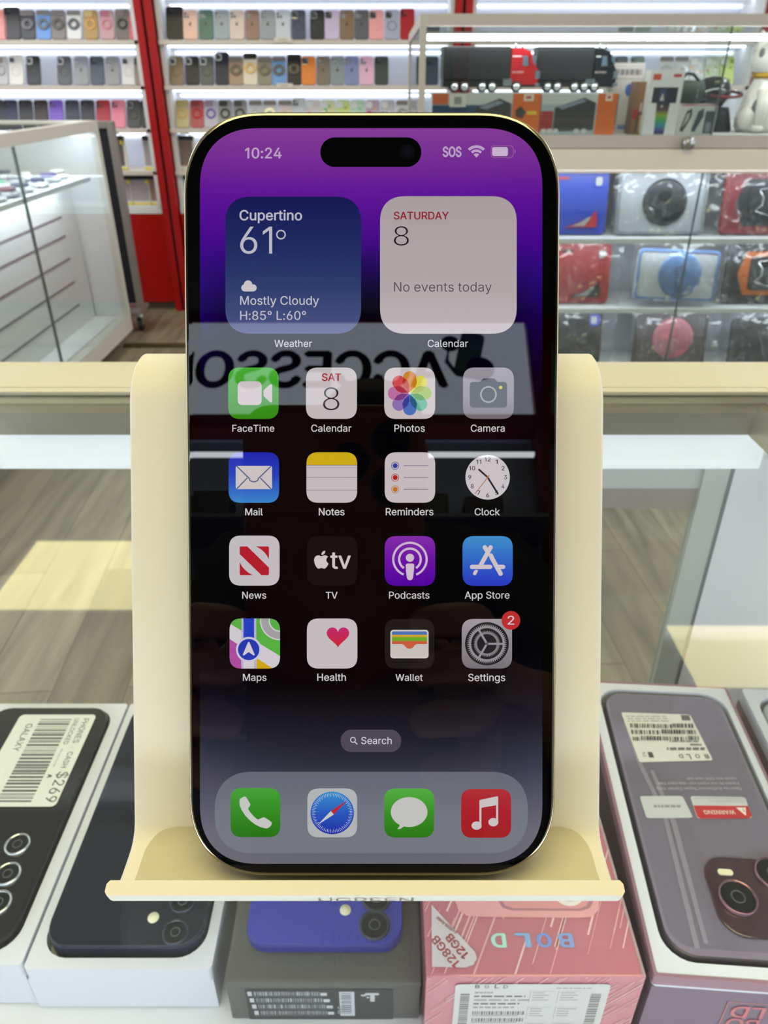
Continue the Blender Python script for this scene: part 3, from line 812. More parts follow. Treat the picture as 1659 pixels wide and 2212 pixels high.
# boxed tablet cases low on the wall
M_YEL = mat('yellow card', (222, 204, 92), .5); M_CLB = mat('clear box front', (168, 160, 166), .25); M_BLKP = mat('black plastic', (34, 35, 38), .4)
def boxed_case(px, py, z, label, frontc, w_=.10, h=.165, yel=True):
    t = thing('boxed_case', label, 'boxed case', (px2x(px, py, 4.36), 4.36, z + .0005), (math.radians(-6), 0, 0), 'boxed cases on the low wall shelves')
    MB().box((-w_ / 2, 0, 0), (w_ / 2, .03, h), mat('card white', (226, 222, 214), .5), bev=.001).build('box', t)
    MB().box((-w_ / 2 + .006, -.002, .02), (w_ / 2 - .012, 0, h - .026), frontc).build('window', t)
    MB().box((-w_ / 2 + .004, -.003, h - .024), (w_ / 2 - .004, 0, h - .004), M_BLKP).build('header', t)
    if yel:
        MB().box((-w_ / 2, -.0025, 0), (w_ / 2, 0, .012), M_YEL).build('base_band', t)
        MB().cyl((w_ / 2 - .014, -.004, h - .034), (w_ / 2 - .014, 0, h - .034), .012, M_YEL).build('sticker', t)
    hk = MB(); hk.tube([(-.03, .015, h), (-.02, .01, h + .012), (.02, .01, h + .012), (.03, .015, h)], .003, M_BLKP, 6); hk.build('hang_tab', t)
M_SMK = mat('smoky window', (96, 92, 96), .3)
boxed_case(252, 340, SH_Z[4], 'yellow-edged boxed case behind the trolley on the upper low shelf', M_SMK)
boxed_case(330, 340, SH_Z[4], 'pale boxed case beside the red post on the upper low shelf', M_CLB)
boxed_case(402, 345, SH_Z[4], 'brown boxed case hidden partly by the phone corner', mat('brown window', (126, 108, 100), .4), yel=False)
boxed_case(266, 430, .56, 'boxed case with yellow dot on the bottom ledge beside the trolley', M_CLB, .11, .15)
boxed_case(306, 430, .56, 'boxed case with yellow dot in the middle of the bottom ledge', M_CLB, .11, .15)
boxed_case(346, 430, .56, 'boxed case on the bottom ledge beside the red post', mat('rosy window', (150, 116, 108), .3), .11, .15)
boxed_case(396, 430, .56, 'white boxed case on the bottom ledge right of the red post', M_WHT, .11, .15, False)
# a dark strip of threshold trim on the floor
o = MB().box((-1.30, 3.60, 0), (0.6, 3.64, .012), mat('dark brass strip', (92, 84, 44), .4, .4)).build('trim_20'); o['kind'] = 'structure'

# ------------------------------------------------------------------ counter on the right with tablet cases, glass showcase on top
M_CREAM = mat('cream laminate', (232, 226, 214), 0.45)
M_ALU = mat('brushed aluminium', (206, 200, 192), 0.38, 0.35)
M_SLOT = mat('shelf grey back', (196, 199, 205), 0.6)
YC = 2.15
CX0, CX1 = 0.12, 2.6
t = thing('tablet_counter', 'cream counter with open shelves of tablet cases at right', 'counter', (0, 0, 0))
MB().box((CX0, YC, .947), (CX1, YC + 1.0, .998), M_CREAM, bev=.003).box((CX0, YC, .941), (CX1, YC + .0015, .947), M_CREAM).build('top', t)
b = MB(); b.box((CX0, YC + .22, .05), (CX1, YC + .24, .947), M_SLOT); b.box((CX0, YC + .01, .05), (CX0 + .02, YC + .95, .947), M_CREAM)
b.box((CX1 - .02, YC + .01, .05), (CX1, YC + .95, .947), M_CREAM); b.box((CX0, YC + .93, .05), (CX1, YC + .95, .947), M_CREAM)
b.build('body', t)
for z in (.772, .578, .384):
    MB().box((CX0 + .02, YC + .012, z - .012), (CX1 - .02, YC + .22, z), M_WHITE).build('shelf', t)
    MB().box((CX0 + .05, YC + .03, z - .0150), (CX1 - .05, YC + .055, z - .0123), M_SHELFFILL).build('led_strip', t)  # unseen fill strip added under each shelf
MB().box((CX0 + .05, YC + .02, .9435), (CX1 - .05, YC + .05, .9465), M_SHELFFILL).build('led_strip', t)  # added fill strip, kept out of sight by the thin front lip
MB().box((CX0, YC + .03, 0), (CX1, YC + .9, .05), M_KICK).build('plinth', t)
MB().box((CX0 + .02, YC + .002, .06), (.846, YC + .006, .946), M_GLASS).build('glass_pane', t)
MB().box((.850, YC + .002, .06), (CX1 - .02, YC + .006, .946), M_GLASS).build('glass_pane', t)
MB().box((.8455, YC + .001, .06), (.8495, YC + .0065, .946), M_GEDGE).build('pane_joint', t)

# tablet cases in polybags
M_BAG = thin_glass('clear polybag', (0.90, 0.91, 0.93), 1.5, 1.6, 0.04, 0.10, 0.8)
def bag_mesh(w_, h_, z, seed):
    rnd = random.Random(seed); b = bmesh.new(); n = 14
    g = bmesh.ops.create_grid(b, x_segments=n, y_segments=n, size=.5)
    for v in b.verts:
        e_ = max(abs(v.co.x), abs(v.co.y)) > .49
        x, y = v.co.x, v.co.y
        cr = .004 * math.sin(9 * x + 5 * y + seed) + .003 * math.sin(17 * y - 11 * x + seed * 2)
        v.co = Vector((x * w_ + (rnd.uniform(-.004, .004) if e_ else 0), (y + .5) * h_ + (rnd.uniform(-.004, .004) if e_ else 0), z + cr + rnd.uniform(-.0015, .0015)))
    return b
def tablet_case(px, py, z, label, rgb, w_=.25, h=.168, design='kick', acc=(180, 40, 40), bag=True, roll=0, seed=1, bagw=None, Y=None):
    Yb = YC + .075 if Y is None else Y
    x = atY(px, py, Yb + .02).x
    t = thing('tablet_case', label, 'tablet case', (x, Yb, z + .001), (math.radians(78), math.radians(-roll) * 0, 0), 'tablet cases in the right counter')
    R = Matrix.Translation((0, h / 2, 0)) @ Matrix.Rotation(math.radians(roll), 4, 'Z') @ Matrix.Translation((0, -h / 2, 0))
    if roll: R = Matrix.Translation((0, .016, 0)) @ R
    m = rgbm(rgb, .4); ma = rgbm(acc, .4)
    MB().prism(rrect(w_, h, .014, 5, 0, h / 2), 0, .014, m, R, bev=.003).build('shell', t)
    if design in ('kick', 'plaincam'):
        b = MB().prism(rrect(.030, .034, .006, 4, w_ / 2 - .026, h - .030), .013, .0165, ma if design == 'plaincam' else m, R, bev=.001)
        cf = b.build('camera_frame', t)
        MB().prism(rrect(.018, .022, .005, 4, w_ / 2 - .029, h - .030), .0165, .0175, mat('pale lens window', (176, 176, 172), .3), R).build('lens_window', cf)
    if design == 'kick':
        pts = [(w_ / 2 - .115, .018), (w_ / 2 - .028, .018), (w_ / 2 - .026, .036), (w_ / 2 - .032, .062), (w_ / 2 - .040, .050), (w_ / 2 - .080, .030)]
        k = MB().prism(pts, .014, .019, ma, R).build('kickstand', t)
        MB().prism([(w_ / 2 - .098, .021), (w_ / 2 - .062, .022), (w_ / 2 - .044, .044), (w_ / 2 - .050, .046), (w_ / 2 - .072, .032)], .019, .0205, mat('kickstand grey', (150, 152, 150), .4), R).build('kickstand_slot', k)
        MB().prism(rrect(.035, .007, .003, 3, -w_ * .02, h - .022), .0135, .0165, ma, R).build('strap_slot', t)
    if design == 'round':
        b = MB(); b.lathe([(.001, .020), (.055, .021), (.062, .018), (.062, .013)], ma, R @ Matrix.Translation((w_ * .03, h * .50, 0)), 36)
        g_ = b.build('rotating_grip', t)
        d = MB(); d.prism(rrect(.03, .026, .006, 4, w_ * .03, h * .60), .0208, .0225, rgbm(tuple(int(v * .8 + 14) for v in acc)), R, bev=.001)
        d.prism(rrect(.022, .045, .004, 4, w_ * .03, h * .32), .0208, .0222, rgbm(tuple(int(v * .85) for v in acc)), R); d.build('grip_clip', g_)
        f = MB().ringprism(rrect(w_, h, .014, 6, 0, h / 2), rrect(w_ - .014, h - .014, .010, 6, 0, h / 2), .013, .0175, rgbm(tuple(int(v * .78) for v in rgb)) if sum(acc) < 200 or sum(rgb) < 300 else ma, R)
        f.build('bumper', t)
    if design == 'armour':
        oc = [(-w_ * .36, h * .5), (-w_ * .27, h * .86), (w_ * .27, h * .86), (w_ * .36, h * .5), (w_ * .27, h * .14), (-w_ * .27, h * .14)]
        b = MB().prism(list(reversed(oc)), .013, .018, ma, R, bev=.001).build('armour_plate', t)
        MB().prism(rrect(w_ * .46, h * .56, .012, 4, 0, h * .5), .018, .0215, mat('armour inner black', (40, 40, 42), .4), R, bev=.001).build('inner_plate', b)
        a = MB(); a.tube([(-.035, h * .5 + .030, .0225), (-.022, h * .5 + .012, .0225), (-.022, h * .5 - .008, .0225), (-.04, h * .5 - .022, .0225)], .0022, M_CHR, 6, R)
        a.tube([(-.035, h * .5 + .032, .0225), (0, h * .5 + .036, .0225), (.035, h * .5 + .028, .0225)], .002, M_CHR, 6, R)
        a.tube([(-.04, h * .5 - .024, .0225), (0, h * .5 - .036, .0225), (.035, h * .5 - .026, .0225)], .002, M_CHR, 6, R)
        a.build('grip_handle', t)
    if bag:
        bw = bagw or w_ + .05
        b = bag_mesh(bw, h + .022, .026, seed); MB()._merge(b, M_BAG, R @ Matrix.Translation((.008, -.002, 0)), True).build('plastic_bag', t)
    return t
tablet_case(1213, 440, .772, 'blue tablet case with red kickstand on the top shelf of the right counter', (44, 66, 170), acc=(168, 40, 48), seed=3, bag=False)
tablet_case(1425, 440, .772, 'clear grey tablet case with big black round grip', (196, 200, 208), design='round', acc=(36, 37, 40), seed=5, w_=.248)
tablet_case(1655, 440, .772, 'dark red tablet case with black armour plate in crinkled bag', (150, 38, 52), design='armour', acc=(40, 40, 44), seed=8, w_=.26)
tablet_case(1222, 600, .578, 'red tablet case with black kickstand in a plastic bag', (166, 28, 34), acc=(36, 34, 36), seed=11)
tablet_case(1455, 608, .578, 'pale clear tablet case with blue round grip, tilted in its bag', (206, 210, 216), design='round', acc=(112, 146, 200), roll=-2, seed=14, w_=.235, h=.140, Y=YC + .045, bagw=.29)
tablet_case(1650, 600, .578, 'black tablet case with orange hexagon armour plate', (42, 42, 46), design='armour', acc=(208, 108, 36), seed=17, w_=.25)
tablet_case(1205, 760, .384, 'black tablet case with blue camera frame on the lower shelf', (40, 38, 36), design='plaincam', acc=(52, 72, 180), seed=21)
tablet_case(1437, 760, .384, 'grey tablet case with pink round grip in a dark bag', (84, 76, 78), design='round', acc=(178, 104, 116), seed=24, w_=.22)
tablet_case(1648, 775, .384, 'black tablet case in a loose bag at the right picture edge', (46, 47, 52), design='plaincam', acc=(90, 90, 96), seed=28, h=.145)

# ------------------------------------------------------------------ glass showcase standing on the counter
VX0, VX1, VY0, VY1 = 0.088, 2.55, YC + .005, 3.13
t = thing('counter_showcase', 'aluminium framed glass showcase holding toy trucks on the right counter', 'showcase', (0, 0, 0))
f = MB()
for yy in (VY0, VY1 - .02):
    f.box((VX0, yy, 1.268), (VX1, yy + .02, 1.293), M_ALU); f.box((VX0, yy, 1.0), (VX1, yy + .02, 1.030), M_ALU)
    f.box((VX0, yy, 1.03), (VX0 + .016, yy + .02, 1.268), M_ALU); f.box((VX1 - .016, yy, 1.03), (VX1, yy + .02, 1.268), M_ALU)
for xx in (VX0, VX1 - .016):
    f.box((xx, VY0 + .02, 1.268), (xx + .016, VY1 - .02, 1.293), M_ALU); f.box((xx, VY0 + .02, 1.0), (xx + .016, VY1 - .02, 1.03), M_ALU)
f.build('frame', t)
MB().box((VX0 + .016, VY0 + .02, .999), (VX1 - .016, VY1 - .02, 1.028), M_WHITE).build('deck', t)
MB().box((VX0 + .016, VY0 + .008, 1.03), (.852, VY0 + .012, 1.268), M_GLASS).build('glass_pane', t)
MB().box((.80, VY0 + .014, 1.03), (VX1 - .016, VY0 + .018, 1.268), M_GLASS).build('glass_pane', t)
MB().box((.8515, VY0 + .007, 1.03), (.8545, VY0 + .0125, 1.268), M_GEDGE).build('pane_edge', t)
MB().box((VX0 + .005, VY0 + .02, 1.03), (VX0 + .009, VY1 - .02, 1.268), M_GLASS).build('glass_pane', t)
MB().box((VX0 + .016, VY0 + .02, 1.284), (VX1 - .016, VY1 - .02, 1.289), M_GLASS).build('glass_top', t)
MB().box((VX0 + .02, VY0 + .024, 1.240), (VX1 - .02, VY0 + .034, 1.252), emission('showcase led', (1, 1, 1), 16.0)).build('led_strip', t)
MB().cyl((.790, VY0 - .022, 1.013), (.790, VY0 - .0005, 1.013), .015, M_STEEL).build('lock', t)

# toy trucks
M_TBLK = mat('toy black plastic', (38, 39, 42), .35); M_TRED = mat('toy red plastic', (176, 24, 32), .3); M_TYRE = mat('toy tyre', (22, 22, 23), .6)
M_TWIN = mat('toy window', (96, 116, 130), .1); M_GLOSSB = mat('toy glossy black', (26, 28, 32), .18)
def toy_truck(x0, L, Y, z, cabm, label, yaw=6):
    t = thing('toy_truck', label, 'toy truck', (x0, Y, z), (0, 0, math.radians(yaw)), 'toy trucks in the counter showcase')
    cab = L * .70
    MB().box((0, 0, .030), (cab - .004, .062, .103), M_TBLK, bev=.002).build('trailer', t)
    ch = MB(); ch.box((.002, .006, .012), (L - .004, .056, .030), M_TBLK, bev=.001); ch.build('chassis', t)
    c = MB()
    side = [(cab, .018), (L - .004, .018), (L, .045), (L - .010, .058), (L - .022, .074), (L - .026, .092), (L - .050, .100), (cab, .100)]
    Mx = Matrix(((1, 0, 0, 0), (0, 0, 1, 0), (0, 1, 0, 0), (0, 0, 0, 1)))
    c.prism(side, .002, .060, cabm, Mx, bev=0)
    cb = c.build('cab', t)
    MB().prism([(L - .046, .060), (L - .030, .060), (L - .034, .082), (L - .046, .082)], .0008, .0022, M_TWIN, Mx).build('side_window', cb)
    MB().box((L - .021, .006, .060), (L - .010, .056, .082), M_TWIN).build('windscreen', cb)
    g = MB(); g.box((L - .012, .001, .032), (L + .0015, .03, .050), M_CHR, bev=.001); g.box((L - .010, .0005, .014), (L + .002, .02, .022), M_CHR); g.build('grille', cb)
    MB().box((cab + .002, .0012, .080), (L - .050, .0022, .0825), M_WHT).build('stripe', cb)
    mr = MB(); mr.box((L - .030, -.008, .066), (L - .024, .000, .086), cabm, bev=.001); mr.build('mirror', cb)
    s = MB(); s.cyl((cab + .008, .003, .098), (cab + .008, .003, .113), .0028, M_CHR); s.cyl((cab + .028, .012, .098), (cab + .028, .012, .110), .0028, M_CHR)
    s.build('exhaust_stack', t)
    MB().box((cab - .020, -.002, .016), (cab + .004, .004, .032), M_CHR, bev=.002).build('fuel_tank', t)
    for wx in (.032, .058, .104, .130, L - .058):
        wb = MB().cyl((wx, -.001, .013), (wx, .010, .013), .013, M_TYRE, n=18).build('wheel', t)
        MB().cyl((wx, -.003, .013), (wx, -.001, .013), .0085, M_CHR, n=14).build('hubcap', wb)
    tx = Flat(lambda a, b_, zz: (cab + .004 + a, .0016 - zz, .044 - b_), 1e-4); tx.text('RECOVERY', 0, .030, 0, (226, 210, 210), .01); tx.build('lettering', cb, M_PRINT)
    return t
BZ = 1.0285
BH = .096
x = atY(950, 245, 2.20).x
x_t1 = atY(955, 195, 2.22).x
toy_truck(x_t1, .252, 2.215, BZ + BH + .001, M_TRED, 'black toy truck with a red cab standing on product boxes', 3)
toy_truck(atY(1150, 195, 2.25).x + .006, .215, 2.245, BZ + BH + .001, M_GLOSSB, 'all black toy truck behind the red cabbed one', 2)

# product boxes under the trucks
M_BOXW = mat('box white print', (232, 232, 230), .4); M_OR = mat('box orange', (226, 112, 34), .4); M_BLU = mat('box blue print', (58, 84, 120), .4)
def product_box(lo, hi, label, draw, group=None, side=None, yaw=0, top=None):
    """draw(f): front artwork in millimetre-like units from the lower left corner, y down"""
    w_, d_, h_ = hi[0] - lo[0], hi[1] - lo[1], hi[2] - lo[2]
    t = thing('product_box', label, 'box', lo, (0, 0, math.radians(yaw)), group)
    MB().box((0, 0, 0), (w_, d_, h_), side or M_BOXW, bev=.0008).build('carton', t)
    if draw:
        f = Flat(lambda a, b_, zz: (a, -.0003 - zz, h_ - b_), 8e-5); f.frame(0, 0, w_, h_); draw(f); f.build('front_print', t, M_PRINT)
    return t
def draw_truckbox(first):
    def d(f):
        f.rect(0, 0, 100, 100, (206, 208, 210))
        f.rect(0, 26, 74, 100, (150, 168, 186) if first else (172, 182, 192))
        if first:
            f.rect(0, 0, 15, 26, (214, 104, 66)); f.rect(0, 28, 46, 100, (52, 78, 112)); f.rect(16, 3, 31, 32, (226, 228, 228)); f.rect(20, 8, 27, 26, (150, 154, 156))
        f.rect(74, 0, 100, 100, (226, 112, 34)); f.rect(84, 2, 93, 18, (236, 226, 216)); f.rect(86, 6, 91, 13, (206, 90, 60))
        f.poly([(40, 34), (62, 12), (73, 24), (73, 70), (40, 86)] if first else [(18, 34), (56, 10), (72, 22), (72, 88), (18, 92)], (58, 58, 60))
        f.poly([(43, 33), (61, 17), (66, 22), (50, 38)] if first else [(22, 32), (54, 14), (60, 18), (28, 38)], (140, 150, 172))
        if not first:
            f.rect(-0, 42, 17, 92, (168, 44, 50)); 
            for q in (6, 14, 22, 50, 60): f.circ(q, 90, 4, (210, 212, 214), 12, ry=6)
        else:
            f.poly([(77, 40), (82, 30), (87, 44), (84, 60), (78, 56)], (70, 66, 60)); f.rect(88, 42, 97, 50, (240, 214, 60))
    return d
xa = atY(933, 245, 2.19).x; xb = atY(1167, 245, 2.19).x
product_box((xa, 2.19, BZ), (xb - .001, 2.28, BZ + BH), 'orange and white truck box with blue corner under the red-cab truck', draw_truckbox(True), 'toy truck boxes')
product_box((xb + .001, 2.19, BZ), (atY(1330, 245, 2.19).x, 2.28, BZ + BH), 'orange and grey truck box under the all black truck', draw_truckbox(False), 'toy truck boxes')
def d_speaker(f):
    f.rect(0, 0, 100, 100, (200, 194, 192)); f.rect(0, 0, 100, 22, (206, 198, 194)); f.greek(16, 92, 17, 8, (130, 124, 124), 3); f.rect(0, 22, 100, 23, (150, 140, 138))
    f.rect(50, 32, 76, 42, (70, 110, 180)); f.circ(60, 38, 9, (70, 110, 180)); f.rect(8, 44, 34, 88, (90, 96, 104)); f.circ(21, 66, 12, (60, 64, 70), ry=9)
    f.rect(40, 88, 70, 95, (110, 130, 180)); f.rect(10, 90, 34, 96, (190, 100, 110))
xs = atY(1318, 200, 2.27).x
product_box((xs, 2.285, BZ), (atY(1385, 200, 2.285).x, 2.35, BZ + .165), 'pale speaker box with blue print beside the black truck', d_speaker)
def d_bronze(f):
    f.rect(0, 0, 100, 100, vgrad([(0, (150, 112, 84)), (55, (128, 92, 66)), (60, (96, 66, 48)), (100, (140, 100, 66))])); f.rect(0, 52, 40, 70, (176, 40, 40))
    f.poly([(30, 60), (55, 45), (70, 60), (70, 96), (30, 96)], (96, 70, 52)); f.rect(52, 62, 72, 96, (190, 150, 100)); f.rect(44, 40, 60, 56, (200, 190, 176))
product_box((atY(1372, 210, 2.215).x, 2.215, BZ), (atY(1402, 210, 2.215).x, 2.27, BZ + .122), 'narrow bronze brown box beside the tall white microphone box', d_bronze, side=mat('box bronze', (128, 92, 66), .4))
def d_mic(f):
    f.rect(0, 0, 100, 100, (240, 238, 244)); f.rect(8, 6, 32, 15, (216, 84, 56)); f.rr(68, 6, 92, 11, 2, (206, 70, 76)); f.rect(14, 26, 88, 50, (44, 44, 58)); f.rect(34, 28, 54, 48, (70, 72, 110)); f.poly([(38, 46), (44, 34), (50, 46)], (220, 216, 200))
    rb = [(50, (58, 58, 64)), (60, (96, 60, 66)), (68, (150, 170, 60)), (76, (80, 170, 90)), (84, (70, 150, 170)), (93, (80, 70, 150)), (99, (60, 56, 70))]
    for (ya, ca), (yb, cb_) in zip(rb, rb[1:]): f.poly([(30 + (ya - 50) * .12, ya), (70 - (ya - 50) * .08, ya), (70 - (yb - 50) * .08, yb), (30 + (yb - 50) * .12, yb)], vgrad(rb))
    f.rr(44, 53, 50, 57, 2, (200, 200, 204))
product_box((atY(1398, 215, 2.19).x, 2.19, BZ), (atY(1470, 215, 2.19).x, 2.235, BZ + .148), 'tall white box showing a rainbow lit microphone', d_mic)
def d_shave(f):
    f.rect(0, 0, 100, 100, (202, 198, 196)); f.rect(0, 0, 100, 4, (176, 60, 64))
    for x_, w2 in ((6, 26), (38, 26)): f.poly([(x_, 88), (x_ + 12, 22), (x_ + w2, 12), (x_ + w2 + 2, 40), (x_ + 10, 92)], (62, 66, 66)); 
    f.poly([(12, 78), (20, 32), (28, 26), (26, 50)], (176, 172, 170)); f.rect(70, 22, 98, 98, (70, 72, 78)); f.rect(76, 60, 90, 92, (130, 132, 136))
product_box((atY(1466, 260, 2.225).x, 2.225, BZ), (atY(1545, 260, 2.225).x, 2.30, BZ + .070), 'low white box with red top edge and black speakers printed', d_shave)
# green round speaker lying on the low box
M_GRN = mat('speaker fabric green', (58, 66, 58), .7, noise=(260, .25))
t = thing('cylinder_speaker', 'dark green cylinder speaker lying on the low white box', 'speaker', (atY(1490, 215, 2.25).x, 2.262, BZ + .0705 + .028))
b = MB(); R = Matrix.Rotation(math.pi / 2, 4, 'Y'); b.lathe([(.020, -.035), (.027, -.033), (.027, .028), (.024, .031)], M_GRN, R, 28); b.build('body', t)
b = MB(); b.lathe([(.001, .0315), (.023, .033), (.026, .031), (.024, .029)], M_BLKP, R, 28); b.build('end_cap', t)
b = MB(); b.tube([(-.03, -.005, .026), (-.018, -.008, .042), (.0, -.008, .040), (.018, -.006, .025)], .004, M_BLKP, 8); b.build('carry_strap', t)
# shiny black helmet-shaped speaker
t = thing('helmet_speaker', 'glossy black rounded speaker beside the white cat figurine', 'speaker', (atY(1560, 210, 2.34).x, 2.36, BZ))
M_HEL = mat('gloss black shell', (30, 27, 30), .08, coat=.6)
MB().ball((0, 0, .094), .062, M_HEL, 28, (1.0, .75, .72), Matrix.Rotation(math.radians(-20), 4, 'Y')).build('shell', t)
b = MB(); b.lathe([(.045, 0), (.048, .004), (.034, .05), (.03, .06)], M_BLKP, None, 28); b.build('base', t)
b = MB(); b.torus((0, -.002, .094), .052, .004, mat('dark red trim', (110, 28, 34), .3), Matrix.Rotation(math.radians(8), 4, 'X')); b.build('trim_ring', t)

# white cat figurine
M_PORC = mat('white glazed ceramic', (232, 228, 224), .16, coat=.5); M_GOLD = mat('gold paint', (198, 152, 34), .3, .6); M_GREY = mat('grey glaze spot', (112, 112, 114), .25)
cx = atY(1668, 200, 2.30).x
t = thing('cat_figurine', 'white ceramic cat figurine with gold collar in the showcase', 'figurine', (cx, 2.33, BZ))
b = bmesh.new()
prof = [(.001, 0), (.060, 0), (.070, .012), (.072, .035), (.066, .065), (.055, .095), (.046, .118), (.040, .134), (.044, .142), (.054, .152), (.060, .170), (.058, .190), (.046, .206), (.025, .214), (.001, .216)]
bod = MB(); bod.lathe(prof, M_PORC, Matrix.Diagonal((1, .85, 1, 1)), 32)
for sx in (-1, 1):
    bod.ball((sx * .030, -.045, .012), .022, M_PORC, 16, (.8, 1.3, .6)); bod.ball((sx * .052, -.02, .035), .030, M_PORC, 16, (.8, 1.1, 1.1))
    bod.tube([(sx * .026, -.04, .10), (sx * .028, -.052, .06), (sx * .028, -.056, .015)], [.018, .016, .014], M_PORC, 12)
bod.build('body', t)
for sx in (-1, 1):
    e_ = MB(); e_.lathe([(.022, 0), (.017, .018), (.008, .036), (.001, .046)], M_PORC, Matrix.Translation((sx * .036, 0, .196)) @ Matrix.Rotation(math.radians(sx * 16), 4, 'Y') @ Matrix.Diagonal((1, .5, 1, 1)), 16)
    ea = e_.build('ear', t)
b = MB()
for sx in (-1, 1): b.ball((sx * .022, -.044, .178), .008, M_GREY, 14, (1, .6, .7))
b.build('eyes', t)
b = MB(); b.ball((0, -.052, .166), .006, mat('pink glaze', (206, 130, 130), .3), 12); b.build('nose', t)
b = MB(); b.torus((0, 0, .136), .042, .0075, M_GOLD, Matrix.Diagonal((1, .86, 1, 1))); b.ball((0, -.042, .130), .009, M_GOLD, 14); b.build('collar', t)
b = MB(); b.ball((-.036, -.043, .062), .022, M_GREY, 18, (.75, .35, 1)); b.build('glaze_spot', t)
b = MB(); b.ball((-.046, -.022, .186), .013, M_GREY, 18, (.6, .8, 1)); b.build('glaze_spot', t)

# ------------------------------------------------------------------ glass counter the phone stands on
M_FRAME = mat('cream aluminium frame', (206, 200, 182), 0.42, 0.0)
M_GASK = mat('glass gasket', (110, 102, 86), .5)
M_INNER = mat('frame inner champagne', (150, 140, 104), .25, .55)
M_CTOP = thin_glass('counter glass', (0.95, 0.965, 0.95), 1.5, 1.0)
M_RAIL = mat('white led rail', (226, 232, 238), .4, emit=(.86, .93, 1.0), estr=.55)
M_DECK = mat('white display deck', (214, 216, 224), .5)
M_STILE = mat('door stile grey green', (196, 202, 196), .4)
YB0, YB1 = .4095, .4540
KX0, KX1 = -1.1, 1.1
t = thing('display_counter', 'glass topped display counter with cream frame under the phone stand', 'counter', (0, 0, 0))
f = MB()
f.box((KX0, YB0, .972), (KX1, YB1, 1.0012), M_FRAME, bev=.0008)
f.box((KX0, -.065, .972), (KX1, -.022, 1.0012), M_FRAME, bev=.0008)
f.box((.2222, -.022, .972), (.262, YB0, 1.0012), M_FRAME); f.box((KX0, -.022, .972), (KX0 + .04, YB0, 1.0012), M_FRAME); f.box((KX1 - .04, -.022, .972), (KX1, YB0, 1.0012), M_FRAME)
fo = f.build('frame', t)
M_OLIVE = mat('champagne groove', (176, 168, 128), .35, .3)
g = MB(); xr = .2221
g.box((KX0 + .04, YB0 - .0070, .9987), (xr, YB0 - .0002, 1.0008), M_FRAME); g.box((KX0 + .04, YB0 - .0030, .9972), (xr, YB0 - .0002, .9987), M_GASK)
g.box((KX0 + .04, YB0 - .0060, .9932), (xr, YB0 - .0002, .9972), M_OLIVE); g.box((KX0 + .04, YB0 - .0045, .9866), (xr, YB0 - .0002, .9932), M_INNER)
g.box((KX0 + .04, YB0 - .0030, .9720), (xr, YB0 - .0002, .9866), mat('frame inner grey', (132, 128, 114), .3, .4))
g.box((.2180, -.02, .9720), (xr, YB0 - .0035, .9930), M_INNER)
g.build('inner_lip', fo)
MB().box((KX0 + .041, -.0215, .9955), (.2215, YB0 - .0072, .9998), M_CTOP).build('glass_top', t)
MB().box((.2625, -.0215, .9955), (KX1 - .041, YB0 - .0072, .9998), M_CTOP).build('glass_top', t)
r = MB(); r.box((KX0 + .04, .4085, .9475), (.2325, .4250, .9715), M_RAIL, bev=.003); r.build('led_rail', t)
# led strip under the front rail, lighting the goods
MB().box((KX0 + .05, -.0215, .9575), (KX1 - .05, -.012, .9705), M_LEDF).build('led_strip', t)
b = MB(); b.box((.2245, .4260, .60), (KX1, .4330, .9715), mat('rear panel white', (244, 246, 252), .5)); b.box((.2245, .4255, .60), (.2262, .4262, .9715), mat('panel edge shade strip', (112, 116, 120), .5)); b.build('rear_panel', t)
s = MB(); s.box((.2075, .4265, .60), (.2240, .4345, .9465), M_STILE); s.box((.02, .4300, .9228), (.2075, .4340, .9450), M_STILE); s.box((.02, .4302, .9075), (.2075, .4338, .9228), mat('door rail taupe', (150, 142, 132), .5)); s.build('sliding_door_frame', t)
MB().box((.02, .4310, .60), (.2075, .4330, .9075), thin_glass('rear glass', (.90, .91, .88), 1.5, 1.2)).build('rear_glass', t)
MB().box((KX0 + .02, -.02, .750), (KX1 - .02, .362, .766), M_DECK).build('deck', t)
b = MB(); b.box((KX0 + .01, -.05, .06), (KX1 - .01, -.03, .972), M_WHITE); b.box((KX0 + .01, -.03, .06), (KX0 + .03, .43, .972), M_WHITE); b.box((KX1 - .03, -.03, .06), (KX1 - .01, .43, .972), M_WHITE)
b.box((KX0 + .03, -.03, .56), (KX1 - .03, .40, .60), M_WHITE); b.box((KX0 + .03, .38, .06), (KX1 - .03, .40, .56), M_WHITE); b.build('cabinet', t)
MB().box((KX0 + .03, -.02, 0), (KX1 - .03, .38, .06), M_KICK).build('plinth', t)

DK = .7665     # top of the deck
